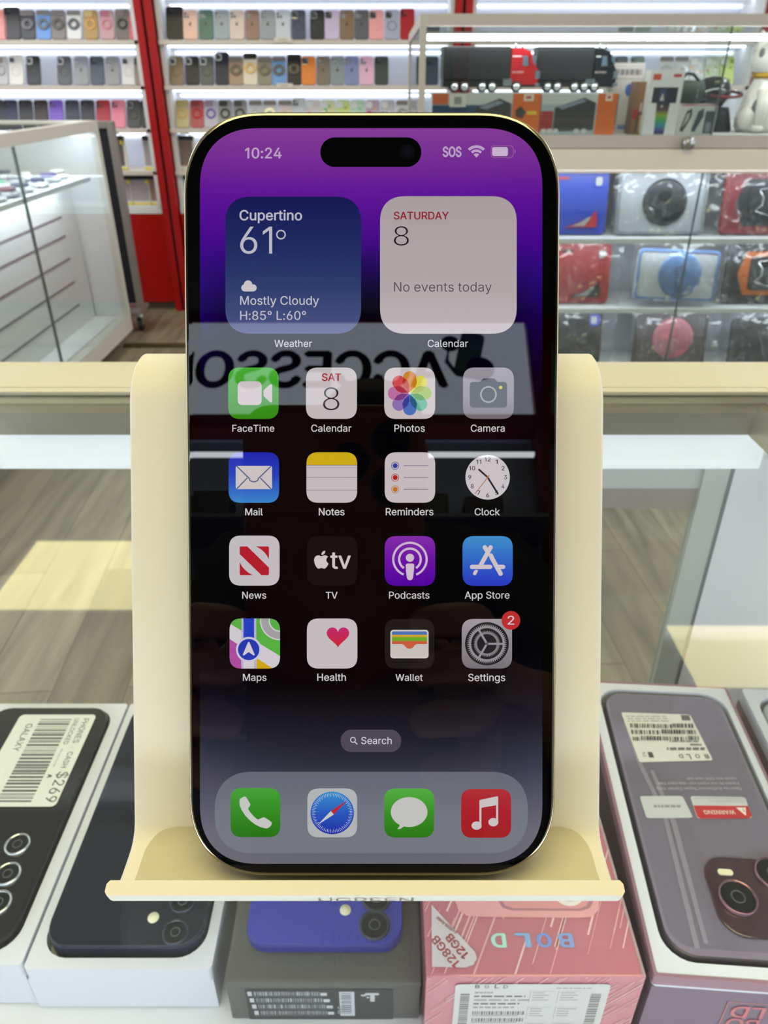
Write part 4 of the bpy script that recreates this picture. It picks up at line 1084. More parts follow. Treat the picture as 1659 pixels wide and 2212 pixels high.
# ------------------------------------------------------------------ boxes and phones on the deck
M_TRAY = mat('white box card', (222, 225, 240), .45)
M_PBLK = mat('black phone glass back', (20, 21, 23), .14); M_PNAVY = mat('navy phone back', (20, 26, 42), .07)
M_PBLUE = mat('blue phone back', (58, 64, 168), .3, coat=.2); M_PBLUE2 = mat('blue phone edge', (46, 48, 136), .3)
M_LGL = mat('lens glass', (10, 12, 16), .08); M_FLASH = mat('flash lens', (232, 230, 200), .25)
def tray(name, label, x0, x1, y0, y1, ztop, hole, zin, m, inner=None, loc=None, rot=0, rim=.006):
    """box with a raised rim round a phone shaped recess"""
    t = thing(name, label, 'box', loc or (0, 0, 0), (0, 0, rot))
    inner = inner or m
    outer = rrect(x1 - x0, y1 - y0, .002, 6, (x0 + x1) / 2, (y0 + y1) / 2)
    hx0, hx1, hy0, hy1 = hole
    hl = rrect(hx1 - hx0, hy1 - hy0, .013, 6, (hx0 + hx1) / 2, (hy0 + hy1) / 2)
    MB().box((x0, y0, DK + .0003 - (loc[2] if loc else 0)), (x1, y1, zin), m).build('base', t)
    MB().ringprism(outer, hl, zin, ztop, inner).build('insert_tray', t)
    return t
def handset(name, label, x0, x1, y0, y1, z, th, m, edge, group=None, lens=(), flash=None, lr=.006, r=.011, rim=M_CHR, cat='phone'):
    t = thing(name, label, cat, ((x0 + x1) / 2, y0, z), group=group)
    W, L = x1 - x0, y1 - y0
    MB().prism(rrect(W, L, r, 6, 0, L / 2), 0, th, edge, bev=.0015).build('body', t)
    MB().prism(rrect(W - .001, L - .001, r, 6, 0, L / 2), th - .0002, th + .0003, m).build('back_cover', t)
    for (lx, ly) in lens:
        c = (lx - (x0 + x1) / 2, ly - y0)
        b = MB(); b.lathe([(lr, 0), (lr, .0014), (lr * .88, .0018), (lr * .80, .0006)], rim, Matrix.Translation((c[0], c[1], th)), 32, True, False); rg = b.build('camera_ring', t)
        b = MB(); b.lathe([(lr * .82, .0), (lr * .82, .0012), (lr * .3, .0012), (.0001, .0012)], M_LGL, Matrix.Translation((c[0], c[1], th)), 32, False)
        b.torus((c[0], c[1], th + .0013), lr * .34, .0003, mat('lens inner ring', (70, 74, 80), .3)); b.build('lens', rg)
    if flash:
        c = (flash[0] - (x0 + x1) / 2, flash[1] - y0)
        MB().lathe([(.0028, 0), (.0027, .0006), (.0001, .0008)], M_FLASH, Matrix.Translation((c[0], c[1], th)), 20).build('flash', t)
    return t
M_EDGEB = mat('phone side black', (34, 35, 42), .25, .3)
tray('phone_box', 'open white phone box with a barcode-stickered black phone at far left', -.258, -.1690, .1912, .3584, .800, (-.2535, -.1755, .1965, .3530), .7905, M_TRAY)
h1 = handset('smartphone', 'black phone with large barcode sticker lying in the far left white box', -.2520, -.1770, .1985, .3515, .7907, .0125, M_PBLK, M_EDGEB,
             lens=[tuple(atZ(38, 1824, .804)[:2]), tuple(atZ(17, 1888, .804)[:2]), tuple(atZ(-4, 1950, .804)[:2])], lr=.0066)
# its price sticker: reads from far to near, letters' tops to the right
sx0, sx1, sy0, sy1 = -.2330, -.1842, atZ(115, 1744, .8035).y, atZ(207, 1545, .8035).y
def tf_st(x, y, zz): return (sx1 - y - h1.location.x, sy1 - x - h1.location.y, .0130 + .0003 + zz)
f = Flat(tf_st, 8e-5); SL = sy1 - sy0; SW = sx1 - sx0
f.rr(0, 0, SL, SW, .003, (226, 228, 226), p=2)
dk = (60, 62, 64)
f.text('PHONES', .0035, .0235, .0072, dk, .0); f.text('4', .0262, .0280, .0072, (206, 208, 208)); f.text('CASH', .0305, .0425, .0072, dk); f.text('$269', .0455, SL - .003, .0074, dk)
f.text('UNLOCKED', .0035, .0245, .0126, dk, .0); f.text('A', .0475, .0498, .0126, dk, .03); f.greek(.028, .042, .0122, .0010, (190, 192, 194), 2)
xx = .004; rnd = random.Random(3)
while xx < SL - .004:
    wd = rnd.choice([.0004, .0007, .0011, .0015]); f.rect(xx, .0148, min(xx + wd, SL - .003), .0345, (84, 86, 88)); xx += wd + rnd.choice([.0005, .0008, .0012])
f.text('GALAXY', .008, .030, .0415, dk);
f.build('price_sticker', h1, M_PRINT)['label'] = 'white barcode sticker'
tray('phone_box', 'open white phone box with a navy phone, left of the charcoal box', -.1673, -.0801, .1895, .3584, .800, (-.1625, -.0850, .1945, .3535), .7905, M_TRAY)
handset('smartphone', 'glossy navy phone with two lenses in the white box left of centre', -.1612, -.0862, .1968, .3520, .7907, .0145, M_PNAVY, mat('navy phone side', (28, 34, 56), .25, .2),
        lens=[tuple(atZ(379, 2014, .806)[:2]), tuple(atZ(395, 1947, .806)[:2])], flash=tuple(atZ(331, 1981, .806)[:2]), lr=.0062, r=.012, rim=mat('navy lens rim', (60, 66, 84), .15, .7))

# charcoal box
M_CHAR = mat('charcoal card', (92, 92, 88), .6, noise=(40, .06)); M_CHAR2 = mat('charcoal label', (44, 45, 48), .5)
CH = (-.0728, .0168, .1834, .345, DK + .0003, .800)
t = thing('phone_box', 'closed charcoal phone box with a barcode label, under the blue phone', 'box', (CH[0], CH[2], CH[4]))
W_, L_, H_ = CH[1] - CH[0], CH[3] - CH[2], CH[5] - CH[4]
MB().box((0, 0.0006, 0), (W_, L_, H_ - .0045), M_CHAR, bev=.0015).build('base', t)
MB().box((-.0004, 0, H_ - .0042), (W_ + .0004, L_, H_), M_CHAR, bev=.0015).build('lid', t)
f = Flat(lambda a, b_, zz: (a, .0004 - zz, H_ - b_), 6e-5)
lx0, lx1 = .0085, .0770
f.rect(lx0, .0062, lx1, H_ - .0005, (50, 51, 54))
rnd = random.Random(5)
for r_ in range(4):
    y0 = .0082 + r_ * .0056; xx = lx0 + .002 + r_ * .0006
    f.rect(xx - .001, y0, xx + .001, y0 + .0036, (200, 202, 206)); xx += .002
    while xx < lx0 + .034 + r_ * .0012:
        wd = rnd.choice([.0003, .0005, .0009]); f.rect(xx, y0, xx + wd, y0 + .0034, rnd.choice([(176, 178, 184), (150, 152, 158), (130, 132, 138)])); xx += wd + rnd.choice([.0003, .0005])
    f.rect(xx, y0 + .0008, xx + .003, y0 + .0034, (206, 208, 212)); f.rect(lx0 + .003, y0 + .0040, lx0 + .038, y0 + .0044, (110, 112, 116))
f.rect(lx0 + .0435, .0082, lx0 + .0505, .0295, (206, 210, 218))
for k in range(11): f.rect(lx0 + .0443, .0096 + k * .0017, lx0 + .0490, .0096 + k * .0017 + rnd.choice([.0005, .0009]), (96, 98, 104))
def tf_u(a, b_, zz): return (lx0 + .0425 - b_, .0004 - zz - .0004, H_ - (.0265 - a))
f2 = Flat(tf_u, 6e-5); f2.text('UPC', 0, .0062, .0, (200, 202, 206), .01); f2.build('upc_print', t, M_PRINT)
f.rr(lx0 + .0555, .0092, lx0 + .0620, .0112, .0008, (206, 208, 212)); f.rr(lx0 + .0578, .0112, lx0 + .0600, .0168, .0006, (206, 208, 212)); f.circ(lx0 + .0552, .0112, .0008, (206, 208, 212), 10); f.rect(lx0 + .0536, .0104, lx0 + .0548, .0116, (206, 208, 212)); f.rect(lx0 + .0562, .0125, lx0 + .0574, .0137, (206, 208, 212))
f.build('barcode_label', t, M_PRINT)['label'] = 'dark label with pale barcodes'
handset('smartphone', 'cobalt blue phone with two black lenses lying on the charcoal box', -.0655, .0090, .1960, .340, .8006, .0075, M_PBLUE, M_PBLUE2,
        lens=[tuple(atZ(809, 1997, .8095)[:2]), tuple(atZ(813, 1938, .8095)[:2])], flash=tuple(atZ(746, 1963, .8095)[:2]), lr=.0073, r=.010, rim=mat('dark lens rim', (52, 54, 66), .35, .2))

# pink shrink-wrapped box
M_PINK = mat('pink card under film', (196, 118, 132), .22, coat=.7); M_PINK2 = mat('pink card front', (192, 130, 134), .3, coat=.5)
PK0 = (.0178, .1105, .1705, .338, DK + .0003, .830)
W_, L_, H_ = PK0[1] - PK0[0], PK0[3] - PK0[2], PK0[5] - PK0[4]
t = thing('phone_box', 'sealed pink phone box with slanted white streaks in shrink wrap', 'box', (PK0[0], PK0[2], PK0[4]))
MB().box((0, 0, 0), (W_, L_, H_), M_PINK, bev=.0008).build('carton', t)
def topxy(px, py): p = atZ(px, py, .830); return (p.x - PK0[0], p.y - PK0[2])
f = Flat(lambda a, b_, zz: (a, b_, H_ + .0001 + zz), 1.6e-5)
rnd = random.Random(11); ang = math.radians(64)
rectc = [(.0008, .0008), (W_ - .0008, .0008), (W_ - .0008, L_ - .0008), (.0008, L_ - .0008)]
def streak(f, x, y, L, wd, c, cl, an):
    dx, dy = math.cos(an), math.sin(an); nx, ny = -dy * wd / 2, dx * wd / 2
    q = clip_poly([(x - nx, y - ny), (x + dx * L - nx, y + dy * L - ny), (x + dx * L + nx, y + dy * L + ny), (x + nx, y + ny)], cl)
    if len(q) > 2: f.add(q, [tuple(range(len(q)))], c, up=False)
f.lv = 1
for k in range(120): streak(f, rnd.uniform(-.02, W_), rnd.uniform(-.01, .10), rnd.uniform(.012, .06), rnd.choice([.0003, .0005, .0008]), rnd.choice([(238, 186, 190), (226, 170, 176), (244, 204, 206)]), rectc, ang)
f.lv = 2
# printed phone picture
pts = [topxy(x, y) for x, y in ((985, 1950), (990, 1968), (1010, 1980), (1060, 1982), (1250, 1984), (1278, 1982), (1292, 1968), (1295, 1940), (1240, 1800), (975, 1800))]
f.poly(pts, (232, 166, 172)); 
pts = [topxy(x, y) for x, y in ((1075, 1945), (1085, 1962), (1105, 1968), (1255, 1969), (1274, 1963), (1283, 1945), (1250, 1850), (1070, 1850))]
f.poly(pts, (176, 120, 138)); pts = [topxy(x, y) for x, y in ((1083, 1945), (1092, 1958), (1108, 1963), (1252, 1964), (1266, 1958), (1274, 1945), (1245, 1850), (1078, 1850))]; f.poly(pts, (222, 152, 160))
c = topxy(1225, 1925); f.circ(c[0], c[1], .0075, (240, 232, 230)); f.circ(c[0], c[1], .0052, (60, 50, 56))
# holographic title, upside down as seen from this side
for chx, px, cc in (('D', 1077, (176, 232, 220)), ('L', 1129, (136, 178, 232)), ('O', 1175, (122, 156, 232)), ('B', 1222, (138, 164, 224))):
    a = topxy(px - 14, 2033); b_ = topxy(px + 14, 2033)
    wd = b_[0] - a[0]; q = topxy(px, 2018)[1]; lo = topxy(px, 2047)[1]
    f.glyphs(chx, .035, cc, lambda x, y, m0, m1, my: (b_[0] - (x - m0) / (m1 - m0) * wd, q - y / my * (q - lo)))
f.build('top_print', t, M_PRINT)
f = Flat(lambda a, b_, zz: (a, b_, H_ + .0006 + zz), 3e-5)
tg = [topxy(*q) for q in ((932, 1956), (1026, 2058), (1030, 2072), (1022, 2086), (1004, 2092), (933, 2090))]
f.poly(tg, (214, 204, 214))
def tilt_text(f, s, p, q, col, bold=0.0):
    """baseline runs from p to q (photo pixels), letters stand to the left of that run"""
    a, b_ = Vector(topxy(*p)), Vector(topxy(*q)); d = b_ - a; L = d.length; d.normalize(); n = Vector((-d.y, d.x))
    f.glyphs(s, bold, col, lambda x, y, m0, m1, my: tuple(a + d * (x - m0) * L / (m1 - m0) + n * y * L / (m1 - m0)))
tilt_text(f, '128GB', (994, 2082), (944, 2022), (158, 70, 80), .03); tilt_text(f, '12GB', (1013, 2064), (974, 2018), (158, 70, 80), .03); tilt_text(f, '4+8GB RAM', (988, 2016), (946, 1982), (158, 80, 88), .01)
f.build('memory_sticker', t, M_PRINT)['label'] = 'white drop-shaped sticker'
f = Flat(lambda a, b_, zz: (a, -.0001 - zz, H_ - b_), 1.6e-5)
cl = [(.0006, .0006), (W_ - .0006, .0006), (W_ - .0006, H_ - .0006), (.0006, H_ - .0006)]
f.lv = 1
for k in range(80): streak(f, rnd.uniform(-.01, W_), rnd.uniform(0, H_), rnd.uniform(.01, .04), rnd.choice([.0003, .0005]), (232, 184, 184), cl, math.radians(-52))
f.build('front_print', t, M_PRINT)
f = Flat(lambda a, b_, zz: (a, -.0005 - zz, H_ - b_), 3e-5)
gx0, gx1, gy0 = .0125, .0785, .0050
f.rr(gx0, gy0, gx1, H_ - .004, .0022, (216, 214, 214), p=2)
g1 = (92, 90, 92); g2 = (150, 148, 150)
for ch_, xx in (('B', .0085), ('O', .0125), ('L', .0168), ('D', .0205)): f.text(ch_, gx0 + xx, gx0 + xx + .0018, gy0 + .0030, g1, .02)
for k in range(5): f.greek(gx0 + .0085, gx0 + .0085 + [.008, .022, .024, .020, .018][k], gy0 + .0072 + k * .0030, .0012, g1 if k % 2 else g2, k)
for r_ in range(3):
    xx = gx0 + .0085; y0 = gy0 + .0218 + r_ * .0058
    f.rect(xx, y0 + .0034, xx + .020, y0 + .0040, g2)
    while xx < gx0 + .0310: wd = rnd.choice([.0003, .0005, .0008]); f.rect(xx, y0, xx + wd, y0 + .0030, g1); xx += wd + .0005
for cx_ in (gx0 + .0335, gx0 + .0455):
    for b0 in (.0065, .0195, .0325):
        f.rect(cx_ - .0012, gy0 + b0 - .0012, cx_ - .0010, gy0 + b0 + .0085, g2); f.rect(cx_ - .0012, gy0 + b0 - .0012, cx_ + .009, gy0 + b0 - .0010, g2)
        for k in range(4): f.rect(cx_, gy0 + b0 + k * .0019, cx_ + rnd.uniform(.0045, .0085), gy0 + b0 + k * .0019 + .0006, g2)
f.greek(gx0 + .0430, gx0 + .0580, gy0 + .0035, .0007, g2, 9)
for (bx0, bx1) in ((gx0 + .0025, gx0 + .0065), (gx0 + .0585, gx0 + .0630)):
    yy = gy0 + .0075
    while yy < H_ - .008: wd = rnd.choice([.0004, .0007, .001]); f.rect(bx0, yy, bx1, yy + wd, g1); yy += wd + .0006

f.build('barcode_label', t, M_PRINT)['label'] = 'white barcode label'
MB().prism([(0.0, 0.0), (.0012, .0), (.0016, L_), (0.0004, L_)], H_ + .0001, H_ + .0006, thin_glass('film seam', (.98, .94, .95), 1.5, 1.5, .25, .1), Matrix.Translation((W_ - .0016, 0, 0))).build('film_seam', t)

# purple box with the plum phone, and the grey one at its right
M_PUR = mat('purple card', (112, 92, 112), .4, coat=.2); M_PLUM = mat('plum phone back', (130, 120, 140), .12, coat=.5); M_PLUMD = mat('plum camera plate', (62, 38, 50), .12, coat=.5)
M_FILM = thin_glass('lilac protective film', (.90, .88, .95), 1.45, 1.0, .06, .08)
YAW = math.radians(-4.0)
PX, PY = .1141, .1707
PT = .8305
BW, BL = .0850, .1765
t = tray('phone_box', 'open purple phone box holding the plum phone at right', 0, BW, 0, BL, PT - DK, (.0058, BW - .0045, .0062, BL - .0058), PT - .0085 - DK, M_PUR, M_TRAY, (PX, PY, DK + .0003), YAW)
b = MB().ringprism(rrect(BW + .0012, BL + .0012, .001, 6, BW / 2, BL / 2), rrect(BW - .0016, BL - .0016, .001, 6, BW / 2, BL / 2), PT - .006 - DK, PT - DK + .0004, mat('purple rim', (150, 112, 128), .4)); b.build('rim', t)
cs, sn = math.cos(-YAW), math.sin(-YAW)
def loc_pur(px, py, z=PT):
    p = atZ(px, py, z); dx, dy = p.x - PX, p.y - PY
    return (dx * cs - dy * sn, dx * sn + dy * cs)
# front face logo, upside down
f = Flat(lambda a, b_, zz: (a, -.0002 - zz, PT - DK - b_), 5e-5)
pk = (196, 112, 120)
fx0, fx1, fy0, fy1 = .0335, .0600, .0160, .042
for q in ((fx0, fy0, fx1, fy0 + .0004), (fx0, fy1 - .0004, fx1, fy1), (fx0, fy0, fx0 + .0004, fy1), (fx1 - .0004, fy0, fx1, fy1)): f.rect(*q, pk)
f.text('BO', fx0 + .003, fx1 - .010, fy0 + .0130, pk, .02, flip=True); f.text('LD', fx0 + .003, fx1 - .010, fy0 + .0030, pk, .02, flip=True)
f.build('front_logo', t, M_PRINT)
# the phone
hx0, hx1, hy0, hy1 = .0078, BW - .0062, .0086, BL - .0082
p = thing('smartphone', 'plum phone with warning stickers and big camera island in the purple box', 'phone', (PX, PY, PT - .0080), (0, 0, YAW))
zt = .0078
MB().prism(rrect(hx1 - hx0, hy1 - hy0, .012, 6, (hx0 + hx1) / 2, (hy0 + hy1) / 2), 0.0002, zt, mat('plum phone side', (64, 56, 66), .3, .3), bev=.002).build('body', p)
MB().prism(rrect(hx1 - hx0 - .002, hy1 - hy0 - .002, .012, 6, (hx0 + hx1) / 2, (hy0 + hy1) / 2), zt - .0001, zt + .0003, M_PLUM).build('back_cover', p)
c0 = loc_pur(1507, 1850); c1 = loc_pur(1700, 2035)
cx0, cy1 = c0; cy0 = c1[1]; cx1 = hx1 - .008
isl = MB().prism(rrect(cx1 - cx0, cy1 - cy0, .011, 6, (cx0 + cx1) / 2, (cy0 + cy1) / 2), zt + .0003, zt + .0016, M_PLUMD, bev=.0006).build('camera_island', p)
M_ROSE = mat('rose metal rim', (150, 112, 124), .15, .9)
for q, rr_ in (((1591, 1946), .0085), ((1668, 1895), .0085), ((1720, 2000), .006)):
    l = loc_pur(*q); T = Matrix.Translation((l[0], l[1], zt + .0016))
    lb = MB(); lb.lathe([(rr_, 0), (rr_, .0020), (rr_ * .94, .0023), (rr_ * .88, .0010)], M_ROSE, T, 36, True, False); lb.lathe([(rr_ * .9, 0), (rr_ * .88, .0017), (rr_ * .36, .0017), (.0001, .0017)], M_LGL, T, 36, False)
    lb.torus((l[0], l[1], zt + .0034), rr_ * .34, .0003, mat('lens inner ring', (70, 74, 80), .3)); lb.build('camera_lens', isl)
l = loc_pur(1565, 1889); MB().prism(rrect(.0070, .0030, .0014, 5, l[0], l[1]), zt + .0016, zt + .0022, M_FLASH).build('flash', isl)
# stickers on the film, upside down from this side
def st(x0, x1, y0, y1, px, zz=zt + .0006):
    """frame whose x runs right to left and y far to near in photo order (text reads from the far side)"""
    pass
fl = [(hx0 + .003, hy0 + .004), (hx1 - .003, hy0 + .004), (hx1 - .003, hy1 - .003), (hx0 + .003, hy1 - .003)]
MB().prism(rrect(hx1 - hx0 - .005, hy1 - hy0 - .006, .010, 6, (hx0 + hx1) / 2, (hy0 + hy1) / 2 + .001), zt + .0004, zt + .0005, M_FILM).build('protective_film', p)
f = Flat(lambda a, b_, zz: (a, b_, zt + .0007 + zz), 4e-5)
def PQ(px, py): return loc_pur(px, py, PT)
def quad_rr(pts, col):
    """sticker from its four photo corners: far-left, far-right, near-right, near-left, corners rounded"""
    P = [Vector(PQ(*q)) for q in pts]; out = []
    for i in range(4):
        a, b_, c_ = P[i - 1], P[i], P[(i + 1) % 4]; r_ = .0016
        u = (a - b_).normalized() * r_; v = (c_ - b_).normalized() * r_
        for k in range(5):
            s_ = k / 4; out.append(tuple(b_ + u * (1 - s_) ** 2 + v * s_ ** 2))
    f.poly(out, col); return P
def up_text(s, pr, pl, col, bold=0.0, hgt=None):
    """text whose baseline starts at photo point pr and runs to pl (right to left); letters' tops point to the viewer"""
    a, b_ = Vector(PQ(*pr)), Vector(PQ(*pl)); d = b_ - a; L = d.length; d.normalize(); n = Vector((-d.y, d.x))
    f.glyphs(s, bold, col, lambda x, y, m0, m1, my: tuple(a + d * (x - m0) * L / (m1 - m0) + n * y * (L / (m1 - m0) if hgt is None else hgt / my)))
quad_rr([(1341, 1540), (1490, 1545), (1540, 1644), (1381, 1648)], (222, 222, 222))
dk = (70, 68, 72)
rnd = random.Random(9)
for ch_, a0, b0 in (('B', 1528, 1520), ('O', 1509, 1500), ('L', 1489, 1481), ('D', 1473, 1465)): up_text(ch_, (a0, 1631), (b0, 1631), dk, .02)
f.greek(1522, 1440, 1622, 6, (110, 108, 110), 3, PQ); f.greek(1515, 1490, 1613, 5, (120, 118, 120), 4, PQ); f.greek(1508, 1446, 1605, 4, (150, 148, 150), 5, PQ)
for k, y in enumerate((1598, 1584, 1571)):
    xr, xl = 1508 - k * 6, 1367 - k * 5; x_ = xr
    while x_ > xl:
        wd = rnd.choice([1.6, 2.6, 4.2]); a, b_, c_, d_ = PQ(x_, y - 5), PQ(x_ - wd, y - 5), PQ(x_ - wd + 1, y + 4), PQ(x_ + 1, y + 4)
        f.add([a, b_, c_, d_], [(0, 1, 2, 3)], dk, up=False); x_ -= wd + rnd.choice([1.4, 2.2, 3.4])
for k in range(3): f.greek(1445 - k * 3, 1356 - k * 2, 1560 - k * 5, 2.4, (168, 166, 168), 6 + k, PQ)
a = [PQ(*q) for q in ((1470, 1546), (1488, 1546), (1492, 1558), (1473, 1558))]; f.poly(a, (96, 94, 98))
a = [PQ(*q) for q in ((1398, 1626), (1408, 1626), (1413, 1638), (1402, 1638))]; f.poly(a, dk)
up_text('2', (1393, 1627), (1386, 1627), dk)
gl = (186, 180, 194)
up_text('Open by Authorized Repair Center Only', (1600, 1702), (1416, 1702), gl); up_text('Please do not insert non-standard SIM', (1594, 1691), (1420, 1691), gl); up_text('cards into SIM card slot', (1588, 1681), (1482, 1681), gl)
quad_rr([(1381, 1721), (1474, 1721), (1497, 1768), (1396, 1769)], (200, 202, 210))
f.greek(1470, 1412, 1746, 6, (140, 142, 150), 12, PQ)
quad_rr([(1490, 1721), (1609, 1723), (1625, 1769), (1506, 1770)], (198, 200, 208))
a = [PQ(*q) for q in ((1497.5, 1741.5), (1615.5, 1742.5), (1624, 1764), (1617, 1769.2), (1513, 1769.8), (1506, 1766))]; f.poly(a, (186, 34, 40))
up_text('Your Removable Battery', (1604, 1731), (1530, 1731), (150, 150, 160)); up_text('Do Not Disassemble this Device', (1606, 1724.5), (1500, 1724.5), (150, 150, 160))
up_text('WARNING', (1585, 1752), (1518, 1752), (236, 226, 228), .01)
a = [PQ(*q) for q in ((1589, 1746), (1610, 1746), (1611, 1764))]; f.poly(a, (236, 230, 230)); up_text('!', (1604.5, 1748), (1602.5, 1748), (186, 34, 40), .02, .0022)
f.build('stickers', p, M_PRINT)['label'] = 'white and red stickers and printed notes'
# tape lines of the film
tp = MB()
for pts in ([(1345, 1560), (1372, 1640), (1430, 1760), (1500, 2050), (1512, 2050), (1440, 1760), (1382, 1640), (1353, 1560)], [(1404, 1665), (1450, 1780), (1520, 2040), (1530, 2040), (1462, 1780), (1412, 1665)]):
    tp.prism([loc_pur(*q) for q in pts], zt + .00055, zt + .00065, mat('film pull strip', (140, 132, 150), .2))
tp.build('film_pull_strip', p)

t2x, t2y = PX + .0950 * math.cos(YAW) - .004 * math.sin(-YAW), PY + .0950 * math.sin(YAW)
t = tray('phone_box', 'open box with pale grey phone at the right picture edge', 0, BW, 0, BL, PT - DK, (.0052, BW - .0045, .0062, BL - .0058), PT - .0085 - DK, mat('dusky pink card', (150, 110, 122), .4), M_TRAY, (t2x, t2y, DK + .0003), YAW)
p = thing('smartphone', 'pale grey phone in the box at the right picture edge', 'phone', (t2x, t2y, PT - .0080), (0, 0, YAW))
MB().prism(rrect(hx1 - hx0 + .002, hy1 - hy0, .012, 6, (hx0 + hx1) / 2, (hy0 + hy1) / 2), 0.0002, zt, mat('silver phone back', (178, 180, 190), .2, coat=.4), bev=.002).build('body', p)
MB().prism(rrect(hx1 - hx0 - .004, hy1 - hy0 - .006, .010, 6, (hx0 + hx1) / 2, (hy0 + hy1) / 2), zt + .0003, zt + .0004, M_FILM).build('protective_film', p)

# ------------------------------------------------------------------ the phone on the stand
LEAN = math.radians(28.3)
UP = Vector((0, math.sin(LEAN), math.cos(LEAN))); NRM = Vector((0, -math.cos(LEAN), math.sin(LEAN)))
r0 = ray(803.5, 1068.5); PC = CAMP + r0 * .1564
PH = .1613
def _on(px, py): r = ray(px, py); return CAMP + r * ((PC - CAMP).dot(NRM) / r.dot(NRM)) - PC
_t, _b = _on(803.5, 240.0).dot(UP), _on(803.5, 1893.5).dot(UP)
PC = PC + UP * ((_t + _b) / 2); PH = _t - _b
phone = thing('smartphone', 'large black phone with gold rim showing its lit home screen on the cream stand', 'phone', PC, (math.pi / 2 - LEAN, 0, 0))
def S(px, py):
    """photo pixel on the phone face -> phone local x, y"""
    r = ray(px, py); k = (PC - CAMP).dot(NRM) / r.dot(NRM); q = CAMP + r * k - PC
    return q.x, q.dot(UP)
def tfs(px, py, zz):
    x, y = S(px, py); return (x, y, .00002 + zz)
PW = .0785
M_GOLD_F = mat('gold steel frame', (166, 155, 128), .12, 1.0)
M_BEZ = mat('black cover glass', (2, 2, 2), 0.0, 0, .4)
M_ANT = mat('antenna line', (96, 88, 70), .4)
R_ = .0172
o1 = lambda d: rrect(PW - 2 * d, PH - 2 * d, R_ - d, 14, p=2.35)
# frame: band with rounded flanks, lofted
b = MB(); n = len(o1(0)); V = []; Fc = []
prof = [(.0008, -.00002), (.00045, -.00008), (.00018, -.00022), (.00004, -.0005), (0, -.0009), (0, -.0070), (.0001, -.0074), (.0004, -.0077), (.0012, -.00785)]
for d, z in prof: V += [(p[0], p[1], z) for p in o1(d)]
for k in range(len(prof) - 1):
    for i in range(n): j = (i + 1) % n; Fc.append((k * n + i, k * n + j, (k + 1) * n + j, (k + 1) * n + i))
b.faces(V, Fc, M_GOLD_F, smooth=True); frame_o = b.build('frame', phone)
MB().prism(o1(.0014), -.0080, -.0076, mat('phone rear glass', (60, 56, 50), .3), smooth=False).build('back_glass', phone)
MB().prism(rrect(.038, .040, .010, 8, -.0165, .055), -.0112, -.0080, mat('phone rear glass', (60, 56, 50), .3), bev=.0008).build('camera_island', phone)
# cover glass: black, slightly domed edge
b = MB(); V = []; Fc = []
prof = [(.0007, -.0004), (.00062, -.00005), (.0009, -.00001), (.0016, .0)]
for d, z in prof: V += [(p[0], p[1], z) for p in o1(d)]
for k in range(len(prof) - 1):
    for i in range(n): j = (i + 1) % n; Fc.append((k * n + i, k * n + j, (k + 1) * n + j, (k + 1) * n + i))
Fc.append(tuple(range((len(prof) - 1) * n, len(prof) * n)))
b.faces(V, Fc, M_BEZ); b.build('front_glass', phone)
b = MB()
def ant(px, py, side):
    x, y = S(px, py)
    if side == 't': b.box((x - .0005, PH / 2 - .0011, -.0068), (x + .0005, PH / 2 + .00003, -.0012), M_ANT)
    if side == 'b': b.box((x - .0005, -PH / 2 - .00004, -.0068), (x + .0005, -PH / 2 + .0011, -.0012), M_ANT)
    if side == 'l': b.box((-PW / 2 - .00004, y - .0005, -.0068), (-PW / 2 + .0009, y + .0005, -.0012), M_ANT)
    if side == 'r': b.box((PW / 2 - .0009, y - .0005, -.0068), (PW / 2 + .00003, y + .0005, -.0012), M_ANT)
for q in ((1047, 245, 't'), (402, 411, 'l'), (1206, 411, 'r'), (410, 1733, 'l'), (1195, 1741, 'r'), (565, 1890, 'b')): ant(*q)
b.build('antenna_lines', frame_o)

# ---- display
PURP = [(270, (130, 60, 146)), (340, (116, 44, 146)), (420, (92, 18, 146)), (520, (68, 4, 138)), (600, (42, 6, 116)), (660, (26, 2, 92)), (760, (10, 2, 44)), (860, (3, 2, 10)), (1000, (2, 2, 4)), (1400, (2, 2, 6)), (1480, (8, 8, 20)), (1560, (26, 27, 42)), (1640, (54, 58, 76)), (1720, (84, 84, 102)), (1800, (110, 106, 120)), (1880, (108, 106, 112))]
CENT = [(270, (130, 60, 146)), (340, (118, 46, 148)), (420, (96, 20, 150)), (520, (66, 6, 130)), (580, (30, 6, 84)), (640, (10, 4, 36)), (680, (4, 2, 12)), (760, (2, 2, 4)), (1480, (2, 2, 4)), (1540, (18, 18, 26)), (1640, (40, 42, 56)), (1720, (70, 72, 86)), (1800, (96, 98, 108)), (1880, (104, 104, 112))]
g1_, g2_ = vgrad(PURP), vgrad(CENT)
def wall(x, y):
    t_ = abs(x - 802) / 370.0; t_ = max(0, min(1, (t_ - .25) / .75)); return mixc(g2_(x, y), g1_(x, y), t_ * t_)
f = Flat(tfs, 6e-6); f.rr(432, 277, 1171.5, 1866, (128, 128), wall, p=2.35, rows=60, cols=16)
screen = f.build('display', phone, M_SCREEN)
WH = (200, 194, 197); LB = (202, 199, 200)
LVL = 4
def ui(): 
    return Flat(tfs, 6e-6, LVL)
